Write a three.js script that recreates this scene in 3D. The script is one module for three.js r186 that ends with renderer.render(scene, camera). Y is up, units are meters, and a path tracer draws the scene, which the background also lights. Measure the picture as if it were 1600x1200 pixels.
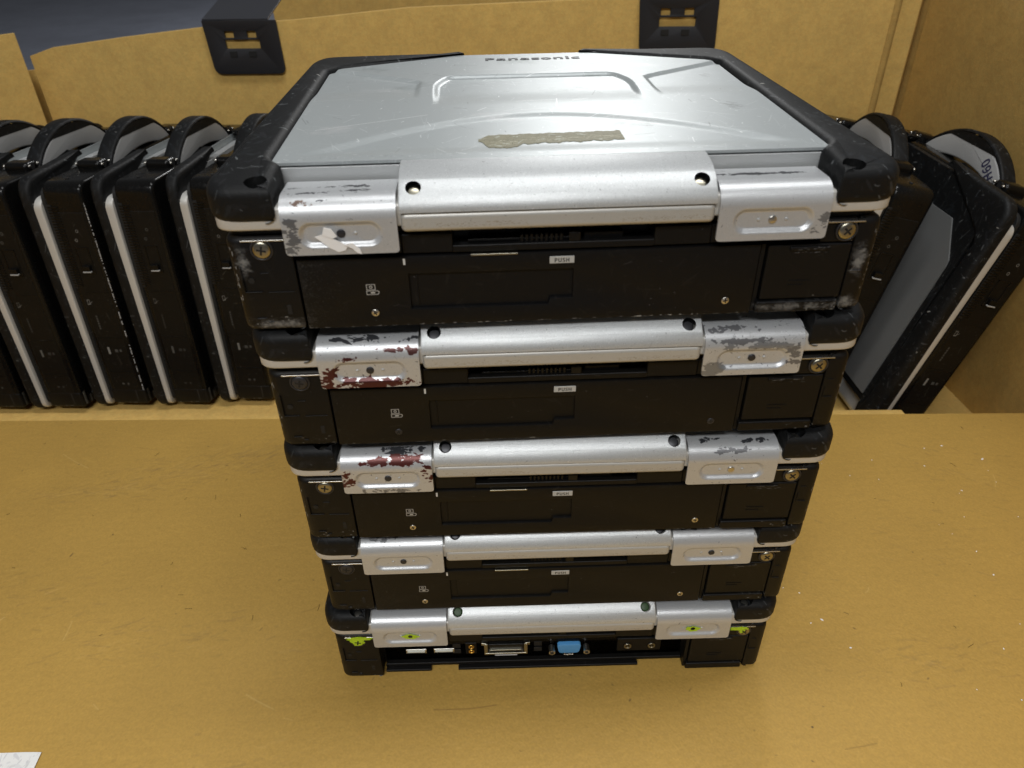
import * as THREE from 'three';
import { RoundedBoxGeometry } from 'three/addons/geometries/RoundedBoxGeometry.js';
import { RectAreaLightUniformsLib } from 'three/addons/lights/RectAreaLightUniformsLib.js';
import { FontLoader } from 'three/addons/loaders/FontLoader.js';
import { TextGeometry } from 'three/addons/geometries/TextGeometry.js';
import { mergeGeometries, mergeVertices, toCreasedNormals } from 'three/addons/utils/BufferGeometryUtils.js';
import { Brush, Evaluator, SUBTRACTION } from 'three-bvh-csg';

// ---------------------------------------------------------------- camera, light, exposure
const scene = new THREE.Scene();
const camera = new THREE.PerspectiveCamera(55.863, 4 / 3, 0.02, 60);
{
  const yaw = 0.037, pit = 0.5952, rol = -0.0185;
  camera.position.set(-0.0326, 0.456, 0.3007);
  const F = new THREE.Vector3(Math.sin(yaw) * Math.cos(pit), -Math.sin(pit), -Math.cos(yaw) * Math.cos(pit));
  const R = new THREE.Vector3(Math.cos(yaw), 0, Math.sin(yaw));
  const U = new THREE.Vector3().crossVectors(R, F);
  camera.up.copy(U).multiplyScalar(Math.cos(rol)).addScaledVector(R, -Math.sin(rol));
  camera.lookAt(camera.position.clone().add(F));
  camera.focus = 0.47;
  camera.userData.fStop = 14;
}
const renderer = new THREE.WebGLRenderer({ antialias: true });
renderer.toneMapping = THREE.LinearToneMapping;
renderer.toneMappingExposure = 1.05;
renderer.shadowMap.enabled = true;
scene.background = new THREE.Color().setRGB(0.085, 0.086, 0.088);     // dim even light of the hall
RectAreaLightUniformsLib.init();
const LAMPS = [[0.30, 2.05, -0.15, 0.0, 14], [-0.40, 1.75, 1.25, 0.0, 26], [0.9, 2.7, -5.5, 0.0, 110]];   // x, y, z, turn, intensity

// ---------------------------------------------------------------- helpers
function rng(a) { return () => { a |= 0; a = a + 0x6D2B79F5 | 0; let t = Math.imul(a ^ a >>> 15, 1 | a); t = t + Math.imul(t ^ t >>> 7, 61 | t) ^ t; return ((t ^ t >>> 14) >>> 0) / 4294967296; }; }
const lerp = (a, b, t) => a + (b - a) * t, clamp = (v, a, b) => Math.min(b, Math.max(a, v));
const sstep = (a, b, v) => { const t = clamp((v - a) / (b - a), 0, 1); return t * t * (3 - 2 * t); };
// crease normals in millimetres (the helper rounds positions to hundredths)
function creased(g, a) { g.scale(1000, 1000, 1000); const o = toCreasedNormals(g, a); o.scale(0.001, 0.001, 0.001); return o; }
const taken = {};
function numbered(n) { if (!(n in taken)) { taken[n] = 0; return n; } taken[n]++; return n + '_' + String(taken[n]).padStart(3, '0'); }
function shade(m) { m.castShadow = true; m.receiveShadow = true; return m; }
function thing(name, label, category, group) {
  const o = new THREE.Group(); o.name = numbered(name); o.userData = { label, category };
  if (group) o.userData.group = group;
  scene.add(o); return o;
}
function part(name, geo, mat, parent, label) {
  const m = shade(new THREE.Mesh(geo, mat)); m.name = name; if (label) m.userData.label = label; parent.add(m); return m;
}
function struct(name, geo, mat) {
  const m = shade(new THREE.Mesh(geo, mat)); m.name = numbered(name); m.userData = { kind: 'structure' }; scene.add(m); return m;
}
// box between two corners, rounded
function bx(x0, x1, y0, y1, z0, z1, r = 0.0006, seg = 2) {
  const w = x1 - x0, h = y1 - y0, d = z1 - z0, q = Math.min(r, 0.49 * Math.min(w, h, d));
  const g = new RoundedBoxGeometry(w, h, d, seg, q); g.translate((x0 + x1) / 2, (y0 + y1) / 2, (z0 + z1) / 2); return g;
}
function uvXY(g, ox, oy, sx, sy) {      // uv from local x, y: an atlas that lies on one face
  const p = g.attributes.position, u = new Float32Array(p.count * 2);
  for (let i = 0; i < p.count; i++) { u[2 * i] = (p.getX(i) - ox) / sx; u[2 * i + 1] = (p.getY(i) - oy) / sy; }
  g.setAttribute('uv', new THREE.BufferAttribute(u, 2)); return g;
}
function uvZY(g, oz, oy, sz, sy) {
  const p = g.attributes.position, u = new Float32Array(p.count * 2);
  for (let i = 0; i < p.count; i++) { u[2 * i] = (p.getZ(i) - oz) / sz; u[2 * i + 1] = (p.getY(i) - oy) / sy; }
  g.setAttribute('uv', new THREE.BufferAttribute(u, 2)); return g;
}
function uvBox(g) {                      // uv in metres by the way a face points
  if (g.index) g = g.toNonIndexed();
  const p = g.attributes.position, u = new Float32Array(p.count * 2);
  const a = new THREE.Vector3(), b = new THREE.Vector3(), c = new THREE.Vector3(), n = new THREE.Vector3();
  for (let i = 0; i < p.count; i += 3) {
    a.fromBufferAttribute(p, i); b.fromBufferAttribute(p, i + 1); c.fromBufferAttribute(p, i + 2);
    n.copy(b).sub(a).cross(c.clone().sub(a)); const X = Math.abs(n.x), Y = Math.abs(n.y), Z = Math.abs(n.z);
    [a, b, c].forEach((v, k) => {
      let s, t; if (Y >= X && Y >= Z) { s = v.x; t = -v.z; } else if (X >= Z) { s = v.z; t = v.y; } else { s = v.x; t = v.y; }
      u[2 * (i + k)] = s; u[2 * (i + k) + 1] = t;
    });
  }
  g.setAttribute('uv', new THREE.BufferAttribute(u, 2)); return g;
}
// a sheet with thickness over a grid; pos(u,v) -> [x,y,z] with u,v in 0..1, uvf -> [s,t]
function sheet(nu, nv, pos, thick, uvf = (u, v, p) => [u, v]) {
  const W = nu + 1, N = W * (nv + 1), P = [], Q = [], UV = [], idx = [];
  const e = 5e-4, A = new THREE.Vector3(), B = new THREE.Vector3(), n = new THREE.Vector3(), F = [], T = [], K = [];
  for (let j = 0; j <= nv; j++) for (let i = 0; i <= nu; i++) {
    const u = i / nu, v = j / nv, p = pos(u, v);
    A.set(...pos(Math.min(1, u + e), v)).sub(B.set(...pos(Math.max(0, u - e), v))); const D = A.clone();
    A.set(...pos(u, Math.min(1, v + e))).sub(B.set(...pos(u, Math.max(0, v - e)))); n.copy(D).cross(A).normalize();
    F.push(p); K.push([n.x, n.y, n.z]); T.push(uvf(u, v, p));
  }
  const back = (k) => [F[k][0] - K[k][0] * thick, F[k][1] - K[k][1] * thick, F[k][2] - K[k][2] * thick];
  for (let k = 0; k < N; k++) { P.push(...F[k]); Q.push(...K[k]); UV.push(...T[k]); }
  for (let k = 0; k < N; k++) { P.push(...back(k)); Q.push(-K[k][0], -K[k][1], -K[k][2]); UV.push(...T[k]); }
  const at = (i, j) => j * W + i;
  for (let j = 0; j < nv; j++) for (let i = 0; i < nu; i++) {
    const a = at(i, j), b = at(i + 1, j), c = at(i + 1, j + 1), d = at(i, j + 1);
    idx.push(a, b, c, a, c, d, a + N, c + N, b + N, a + N, d + N, c + N);
  }
  const q = (a, b) => {
    const p = [F[a], back(a), back(b), F[b]], m = P.length / 3; A.set(...p[1]).sub(B.set(...p[0])); const D = A.clone(); A.set(...p[3]).sub(B.set(...p[0])); n.copy(D).cross(A).normalize();
    p.forEach((x, k) => { P.push(...x); Q.push(n.x, n.y, n.z); UV.push(...T[k === 0 || k === 1 ? a : b]); }); idx.push(m, m + 1, m + 2, m, m + 2, m + 3);
  };
  for (let i = 0; i < nu; i++) { q(at(i, 0), at(i + 1, 0)); q(at(i + 1, nv), at(i, nv)); }
  for (let j = 0; j < nv; j++) { q(at(nu, j), at(nu, j + 1)); q(at(0, j + 1), at(0, j)); }
  const g = new THREE.BufferGeometry();
  g.setAttribute('position', new THREE.Float32BufferAttribute(P, 3)); g.setAttribute('normal', new THREE.Float32BufferAttribute(Q, 3)); g.setAttribute('uv', new THREE.Float32BufferAttribute(UV, 2)); g.setIndex(idx);
  return g;
}
// prism from an outline in (a,b), extruded along the third axis with a rounded bevel; plane 'xz' lies flat (b = -z), rising from y0 to y1
function slab(pts, y0, y1, bevel = 0.001, seg = 3, holes = []) {
  const s = new THREE.Shape(pts.map(([x, z]) => new THREE.Vector2(x, -z)));
  for (const h of holes) s.holes.push(new THREE.Path(h.map(([x, z]) => new THREE.Vector2(x, -z))));
  let g = new THREE.ExtrudeGeometry(s, { depth: y1 - y0 - 2 * bevel, bevelEnabled: bevel > 0, bevelThickness: bevel, bevelSize: bevel, bevelOffset: -bevel, bevelSegments: seg, curveSegments: 8 });
  g.rotateX(-Math.PI / 2); g.translate(0, y0 + bevel, 0);
  return creased(g, 0.7);
}
function roundPoly(pts, r, n = 6) {      // pts: [x,y,(r)]
  const out = [];
  pts.forEach((p, i) => {
    const a = pts[(i + pts.length - 1) % pts.length], b = pts[(i + 1) % pts.length], q = p[2] ?? r;
    const da = Math.hypot(a[0] - p[0], a[1] - p[1]), db = Math.hypot(b[0] - p[0], b[1] - p[1]), k = Math.min(q, da * 0.48, db * 0.48);
    if (k < 1e-5) { out.push([p[0], p[1]]); return; }
    const s = [p[0] + (a[0] - p[0]) / da * k, p[1] + (a[1] - p[1]) / da * k], t = [p[0] + (b[0] - p[0]) / db * k, p[1] + (b[1] - p[1]) / db * k];
    for (let j = 0; j <= n; j++) { const w = j / n; out.push([lerp(lerp(s[0], p[0], w), lerp(p[0], t[0], w), w), lerp(lerp(s[1], p[1], w), lerp(p[1], t[1], w), w)]); }
  });
  return out;
}
// ---------------------------------------------------------------- textures
function canvasTex(w, h, draw, srgb = true, repeat) {
  const c = document.createElement('canvas'); c.width = w; c.height = h; const x = c.getContext('2d'); draw(x, w, h);
  const t = new THREE.CanvasTexture(c); if (srgb) t.colorSpace = THREE.SRGBColorSpace; t.magFilter = THREE.LinearFilter; t.anisotropy = 8;
  if (repeat) { t.wrapS = t.wrapT = THREE.RepeatWrapping; t.repeat.set(repeat[0], repeat[1]); }
  return t;
}
function tileNoise(n, cells, seed) {     // periodic value noise n x n
  const r = rng(seed), L = new Float32Array(cells * cells); for (let i = 0; i < L.length; i++) L[i] = r();
  const o = new Float32Array(n * n);
  for (let y = 0; y < n; y++) for (let x = 0; x < n; x++) {
    const fx = x / n * cells, fy = y / n * cells, ix = Math.floor(fx), iy = Math.floor(fy); let tx = fx - ix, ty = fy - iy; tx = tx * tx * (3 - 2 * tx); ty = ty * ty * (3 - 2 * ty);
    const g = (a, b) => L[(b % cells) * cells + a % cells];
    o[y * n + x] = lerp(lerp(g(ix, iy), g(ix + 1, iy), tx), lerp(g(ix, iy + 1), g(ix + 1, iy + 1), tx), ty);
  }
  return o;
}
function dataTex(n, f, srgb, repeat) {
  const d = new Uint8Array(n * n * 4);
  for (let i = 0; i < n * n; i++) { const c = f(i % n, (i / n) | 0, i); d[4 * i] = clamp(c[0], 0, 255); d[4 * i + 1] = clamp(c[1], 0, 255); d[4 * i + 2] = clamp(c[2], 0, 255); d[4 * i + 3] = 255; }
  const t = new THREE.DataTexture(d, n, n); t.magFilter = THREE.LinearFilter; t.minFilter = THREE.LinearMipmapLinearFilter; t.generateMipmaps = true;
  if (srgb) t.colorSpace = THREE.SRGBColorSpace; t.wrapS = t.wrapT = THREE.RepeatWrapping; t.repeat.set(repeat, repeat); t.needsUpdate = true; return t;
}
const N4 = tileNoise(512, 5, 11), N16 = tileNoise(512, 17, 12), N64 = tileNoise(512, 64, 13), N200 = tileNoise(512, 200, 14), N256 = tileNoise(512, 256, 15);
// cardboard: kraft fibres, cloudy tone, faint flute lines
const cbR = rng(77);
const fibre = (() => {
  const c = document.createElement('canvas'); c.width = c.height = 512; const x = c.getContext('2d'); x.fillStyle = '#808080'; x.fillRect(0, 0, 512, 512);
  for (let i = 0; i < 2600; i++) {
    const a = (cbR() - 0.5) * 1.1, l = 4 + cbR() * 16, px = cbR() * 512, py = cbR() * 512, v = cbR() < 0.5 ? 60 : 200;
    x.strokeStyle = `rgba(${v},${v},${v},${0.06 + cbR() * 0.12})`; x.lineWidth = 0.6 + cbR();
    for (const ox of [-512, 0, 512]) { x.beginPath(); x.moveTo(px + ox, py); x.lineTo(px + ox + Math.cos(a) * l, py + Math.sin(a) * l); x.stroke(); }
  }
  return x.getImageData(0, 0, 512, 512).data;
})();
const cardMap = dataTex(512, (x, y, i) => {
  const k = 1 + 0.05 * (N4[i] - 0.5) + 0.05 * (N16[i] - 0.5) + 0.05 * (N64[i] - 0.5) + 0.06 * (N256[i] - 0.5) + (fibre[4 * i] - 128) / 128 * 0.22;
  const s = (N16[(i * 7 + 991) % (512 * 512)] - 0.5) * 6;
  return [199 * k, 164 * k + s, 92 * k + s];
}, true, 1 / 0.26);
const cardBump = dataTex(512, (x, y, i) => { const v = 128 + 60 * (N64[i] - 0.5) + 50 * (N200[i] - 0.5) + (fibre[4 * i] - 128) * 0.5 ; return [v, v, v]; }, false, 1 / 0.26);
const grainBump = dataTex(512, (x, y, i) => { const v = 128 + 110 * (N256[i] - 0.5) + 90 * (N200[i] - 0.5); return [v, v, v]; }, false, 1 / 0.09);
const plasticRough = dataTex(512, (x, y, i) => { const v = 118 + 70 * (N16[i] - 0.5) + 50 * (N64[i] - 0.5) + 60 * (N200[i] - 0.5); return [v, v, v]; }, false, 1 / 0.11);

function speck(x, r, n, w, h, col, amin, amax, long = 3) {   // small irregular marks
  for (let i = 0; i < n; i++) {
    x.save(); x.translate(r() * w, r() * h); x.rotate(r() * 6.3); x.fillStyle = col; x.globalAlpha = lerp(0.4, 1, r());
    const s = lerp(amin, amax, r() * r()), l = s * (1 + r() * long); x.beginPath();
    for (let k = 0; k < 7; k++) { const a = k / 7 * 6.283, q = 0.55 + 0.6 * r(); x.lineTo(Math.cos(a) * l * q, Math.sin(a) * s * q); } x.fill(); x.restore();
  }
}
function blotch(x, r, cx, cy, rx, ry, col, bits = 9) {
  x.fillStyle = col;
  const m = Math.sqrt(rx * ry);
  for (let b = 0; b < bits * 3; b++) {
    const px = cx + (r() + r() - 1) * rx, py = cy + (r() + r() - 1) * ry, k0 = b < bits ? 1 : 0.4, sx = m * (0.16 + 0.5 * r()) * k0, sy = m * (0.10 + 0.3 * r()) * k0, t = (r() - 0.5) * 1.2, c = Math.cos(t), n = Math.sin(t); x.beginPath();
    for (let k = 0; k < 16; k++) { const a = k / 16 * 6.283, q = 0.5 + 0.8 * r(), u = Math.cos(a) * sx * q, v = Math.sin(a) * sy * q; x.lineTo(px + u * c - v * n, py + u * n + v * c); } x.fill();
  }
}
function scratches(x, r, n, w, h, col, lmin, lmax, lw, spread = 6.3, a0 = 0) {
  for (let i = 0; i < n; i++) {
    const a = a0 + (r() - 0.5) * spread, l = lerp(lmin, lmax, r() * r()), px = r() * w, py = r() * h; x.strokeStyle = col; x.globalAlpha = lerp(0.15, 0.8, r()); x.lineWidth = lw * (0.5 + r());
    x.beginPath(); x.moveTo(px, py); x.quadraticCurveTo(px + Math.cos(a) * l * 0.5 + r() * 4, py + Math.sin(a) * l * 0.5 + r() * 4, px + Math.cos(a) * l, py + Math.sin(a) * l); x.stroke();
  }
  x.globalAlpha = 1;
}
// ---------------------------------------------------------------- materials
const std = (o) => new THREE.MeshStandardMaterial(o), phy = (o) => new THREE.MeshPhysicalMaterial(o);
const lin = (r, g, b) => new THREE.Color().setRGB(r, g, b);
const M = {
  card: std({ map: cardMap, bumpMap: cardBump, bumpScale: 0.0004, roughness: 0.9 }),
  silver: std({ color: lin(0.56, 0.575, 0.58), metalness: 0.45, roughness: 0.42, bumpMap: grainBump, bumpScale: 0.00006 }),
  rim: std({ color: lin(0.56, 0.55, 0.52), metalness: 0.2, roughness: 0.45, bumpMap: grainBump, bumpScale: 0.00005 }),
  core: phy({ specularIntensity: 0.5, color: lin(0.005, 0.0049, 0.0048), roughness: 0.5, roughnessMap: plasticRough, bumpMap: grainBump, bumpScale: 0.00004 }),
  dark: std({ color: lin(0.006, 0.006, 0.006), roughness: 0.7 }),
  steel: std({ color: lin(0.62, 0.6, 0.55), metalness: 1, roughness: 0.32 }),
  brass: std({ color: lin(0.36, 0.34, 0.27), metalness: 1, roughness: 0.3 }),
  blackScrew: std({ color: lin(0.05, 0.05, 0.055), metalness: 0.6, roughness: 0.4 }),
  gold: std({ color: lin(0.8, 0.5, 0.12), metalness: 1, roughness: 0.3 }),
  vga: std({ color: lin(0.09, 0.32, 0.66), roughness: 0.45 }),
  green: std({ color: lin(0.42, 0.62, 0.02), roughness: 0.5 }),
  handle: std({ color: lin(0.38, 0.38, 0.375), roughness: 0.5, bumpMap: grainBump, bumpScale: 0.00005 }),
  white: std({ color: lin(0.88, 0.88, 0.88), roughness: 0.75 }),
  usb: std({ color: lin(0.7, 0.74, 0.7), roughness: 0.5 }),
  bracket: std({ color: lin(0.014, 0.0145, 0.018), roughness: 0.45, bumpMap: grainBump, bumpScale: 0.00004 }),
  lidGrey: std({ color: lin(0.17, 0.175, 0.175), metalness: 0.2, roughness: 0.45, bumpMap: grainBump, bumpScale: 0.00005 }),
  flap: std({ color: lin(0.035, 0.037, 0.045), roughness: 0.3 }),
  ink: std({ color: lin(0.42, 0.42, 0.42), roughness: 0.6 }),
};
M.rearRim = std({ map: canvasTex(1024, 128, (x, w, h) => { const r = rng(717); x.fillStyle = '#bbbab5'; x.fillRect(0, 0, w, h); speck(x, r, 1500, w, h, '#cbcac6', 0.6, 1.6, 1.2); speck(x, r, 1500, w, h, '#a9a8a3', 0.6, 1.6, 1.2); for (let k = 0; k < 260; k++) { x.globalAlpha = 0.25 + 0.4 * r(); x.fillStyle = '#7a6646'; x.fillRect(w * (0.2 + 0.7 * r()), h * (0.78 + 0.2 * r()), 1 + 7 * r(), 1 + 2 * r()); } x.globalAlpha = 1; speck(x, r, 50, w, h, '#6c6b68', 0.6, 2, 4); }, true, [1 / 0.136, 1 / 0.010]), metalness: 0.3, roughness: 0.42 });
// rubber bumpers: black with grey scuffs
const rubberTex = (seed, n) => canvasTex(1024, 1024, (x, w, h) => {
  const r = rng(seed); x.fillStyle = '#0f1011'; x.fillRect(0, 0, w, h);
  x.globalAlpha = 0.5; speck(x, r, 900 * n, w, h, '#1e2022', 1, 7, 5); speck(x, r, 500 * n, w, h, '#15171a', 1, 8, 4);
  scratches(x, r, 260 * n, w, h, '#777a7c', 6, 60, 1.0); speck(x, r, 420 * n, w, h, '#5d6061', 0.6, 4, 5); speck(x, r, 60 * n, w, h, '#9b9a95', 0.6, 3, 4); x.globalAlpha = 1;
}, true, [1 / 0.31, 1 / 0.31]);
M.rubber = phy({ specularIntensity: 0.5, map: rubberTex(5, 2.6), roughness: 0.58, bumpMap: grainBump, bumpScale: 0.00008 });
// silver lid: scratches and nicks; 1 texture for the whole panel (x -0.14..0.14, z 0..-0.28)
const lidTex = canvasTex(1600, 1600, (x, w, h) => {
  const r = rng(31), s = w / 0.28, X = (v) => (v + 0.14) * s, Y = (z) => h + z * s;
  x.fillStyle = '#aeb4b5'; x.fillRect(0, 0, w, h);
  scratches(x, r, 900, w, h, '#e2e6e7', 10, 110, 1.0); scratches(x, r, 420, w, h, '#888d8e', 8, 70, 0.9); speck(x, r, 420, w, h, '#eef0f0', 0.8, 2.8, 4); speck(x, r, 70, w, h, '#8f9294', 0.6, 2, 3);
  scratches(x, r, 34, w, h, '#f2f4f4', 60, 360, 1.5, 1.4); speck(x, r, 3500, w, h, '#b9bfc0', 0.7, 1.6, 1); speck(x, r, 3500, w, h, '#a3a9aa', 0.7, 1.6, 1);
  // long pale scuffs near the middle
  for (const [a, b, c, d] of [[-0.012, -0.126, 0.012, -0.129], [0.012, -0.132, 0.010, -0.112], [-0.115, -0.075, -0.06, -0.10], [0.02, -0.125, 0.03, -0.13]]) { x.strokeStyle = '#eff1f1'; x.lineWidth = 2.6; x.beginPath(); x.moveTo(X(a), Y(b)); x.lineTo(X(c), Y(d)); x.stroke(); }
  // dark rubbed marks on the right
  for (const [cx, cz, l, a] of [[0.113, -0.19, 0.010, 0.9], [0.105, -0.105, 0.012, 0.7], [0.106, -0.101, 0.010, 0.8], [0.052, -0.075, 0.006, 0.2]]) for (let k = 0; k < 9; k++) {
    x.save(); x.translate(X(cx + (r() - 0.5) * 0.006), Y(cz + (r() - 0.5) * 0.008)); x.rotate(a); x.fillStyle = '#77797a'; x.globalAlpha = 0.5 + 0.4 * r(); x.fillRect(-l * s * 0.5 * r(), 0, l * s * (0.3 + 0.5 * r()), 1 + 3 * r()); x.restore();
  }
  for (let k = 0; k < 150; k++) { const a = r() * 6.3, l = (0.002 + 0.014 * r() * r()) * s, px = X(-0.125 + 0.25 * r()), py = Y(-0.26 + 0.23 * r()); x.globalAlpha = 0.35 + 0.6 * r(); x.strokeStyle = r() < 0.62 ? '#f6f8f8' : '#6f7475'; x.lineWidth = 1 + 2.4 * r(); x.beginPath(); x.moveTo(px, py); x.lineTo(px + Math.cos(a) * l, py + Math.sin(a) * l); x.stroke(); }
  for (let k = 0; k < 16; k++) { x.globalAlpha = 0.16; blotch(x, r, X(-0.11 + 0.22 * r()), Y(-0.25 + 0.2 * r()), 0.014 * s, 0.008 * s, r() < 0.5 ? '#8f9493' : '#c9cecf', 12); } x.globalAlpha = 1;
  for (let i = 0; i < 90; i++) { x.fillStyle = r() < 0.7 ? '#f2f4f4' : '#7d7f80'; x.globalAlpha = 0.8; x.fillRect(X(-0.125 + 0.25 * r()), Y(-0.030 + 0.004 * r()), 2 + 7 * r(), 1 + 2 * r()); } x.globalAlpha = 1;
});
M.lid = std({ map: lidTex, metalness: 0.34, roughness: 0.38, bumpMap: grainBump, bumpScale: 0.00003 });
// rear rail: worn silver, 0.14 wide x 0.05 along the curve
const railTex = (seed) => canvasTex(1120, 400, (x, w, h) => {
  const r = rng(seed); x.fillStyle = '#c6c9ca'; x.fillRect(0, 0, w, h);
  speck(x, r, 5200, w, h, '#e3e6e6', 0.8, 2.0, 1.2); speck(x, r, 5200, w, h, '#a6a9aa', 0.8, 2.0, 1.2); scratches(x, r, 70, w, h, '#8d9091', 6, 40, 0.9); speck(x, r, 110, w, h, '#6d6f70', 0.7, 2.6, 3); speck(x, r, 60, w, h, '#f0f2f2', 0.7, 2.5, 3);
});
// hinge plates: chips[] = [u, v, ru, rv, colour, bits] in 0..1 of the plate, v from bottom edge to the top
const plateTex = (seed, chips, n) => canvasTex(384, 384, (x, w, h) => {
  const r = rng(seed); x.fillStyle = '#c3c5c7'; x.fillRect(0, 0, w, h);
  speck(x, r, 2200, w, h, '#dadcdd', 0.6, 1.5, 1.2); speck(x, r, 2200, w, h, '#aeb0b2', 0.6, 1.5, 1.2);
  for (const [u, v, ru, rv, c, b] of chips) blotch(x, r, u * w, (1 - v) * h, ru * w, rv * h, c, b);
  speck(x, r, n, w, h, '#53555a', 0.8, 3.4, 3); scratches(x, r, n * 0.6, w, h, '#6b6d70', 5, 30, 1.1); speck(x, r, n * 0.4, w, h, '#e4e6e7', 0.8, 2.5, 3);
});
const DK = '#424347', BR = '#4d2322', RD = '#592824', GY = '#77787b';
const plateSpec = [   // per stack laptop from the bottom: [left, right]
  [[501, [], 3], [502, [], 4]],
  [[511, [[0.3, 0.62, 0.2, 0.06, GY, 4]], 16], [512, [[0.5, 0.66, 0.4, 0.03, DK, 9], [0.6, 0.8, 0.3, 0.03, '#8d8f92', 5]], 18]],
  [[521, [[0.40, 0.47, 0.22, 0.06, RD, 13], [0.68, 0.50, 0.22, 0.08, RD, 14], [0.06, 0.20, 0.08, 0.16, BR, 7], [0.95, 0.28, 0.06, 0.14, BR, 5], [0.7, 0.62, 0.3, 0.06, DK, 8], [0.5, 0.03, 0.4, 0.03, GY, 7]], 60],
    [522, [[0.45, 0.5, 0.25, 0.04, GY, 9], [0.75, 0.62, 0.18, 0.05, DK, 6], [0.2, 0.66, 0.15, 0.05, DK, 5]], 40]],
  [[531, [[0.08, 0.13, 0.12, 0.18, BR, 9], [0.45, 0.045, 0.4, 0.07, BR, 15], [0.8, 0.07, 0.2, 0.05, BR, 7], [0.8, 0.46, 0.22, 0.035, '#553230', 9], [0.3, 0.37, 0.12, 0.03, BR, 5], [0.4, 0.62, 0.40, 0.05, DK, 5], [0.9, 0.58, 0.1, 0.05, DK, 3]], 90],
    [532, [[0.4, 0.43, 0.35, 0.03, GY, 16], [0.6, 0.36, 0.4, 0.04, '#8a8c8e', 14], [0.1, 0.1, 0.15, 0.10, '#86888a', 12], [0.9, 0.25, 0.08, 0.15, GY, 8], [0.3, 0.58, 0.3, 0.04, GY, 8]], 130]],
  [[541, [[0.62, 0.83, 0.16, 0.035, DK, 9], [0.38, 0.82, 0.10, 0.02, DK, 5], [0.1, 0.80, 0.06, 0.02, DK, 4], [0.18, 0.52, 0.12, 0.03, '#6d5a50', 6], [0.35, 0.54, 0.06, 0.02, DK, 3], [0.07, 0.22, 0.06, 0.16, '#707276', 11], [0.06, 0.05, 0.08, 0.05, '#77797c', 8], [0.62, 0.70, 0.2, 0.03, DK, 6], [0.25, 0.66, 0.2, 0.02, DK, 5]], 60],
    [542, [[0.4, 0.83, 0.4, 0.028, DK, 18], [0.7, 0.83, 0.2, 0.02, DK, 7], [0.955, 0.20, 0.035, 0.12, '#7b7d80', 7], [0.88, 0.1, 0.05, 0.05, '#7b7d80', 3]], 14]],
];
const plateMat = (spec) => std({ map: plateTex(...spec), metalness: 0.42, roughness: 0.32, bumpMap: grainBump, bumpScale: 0.00003 });
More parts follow.
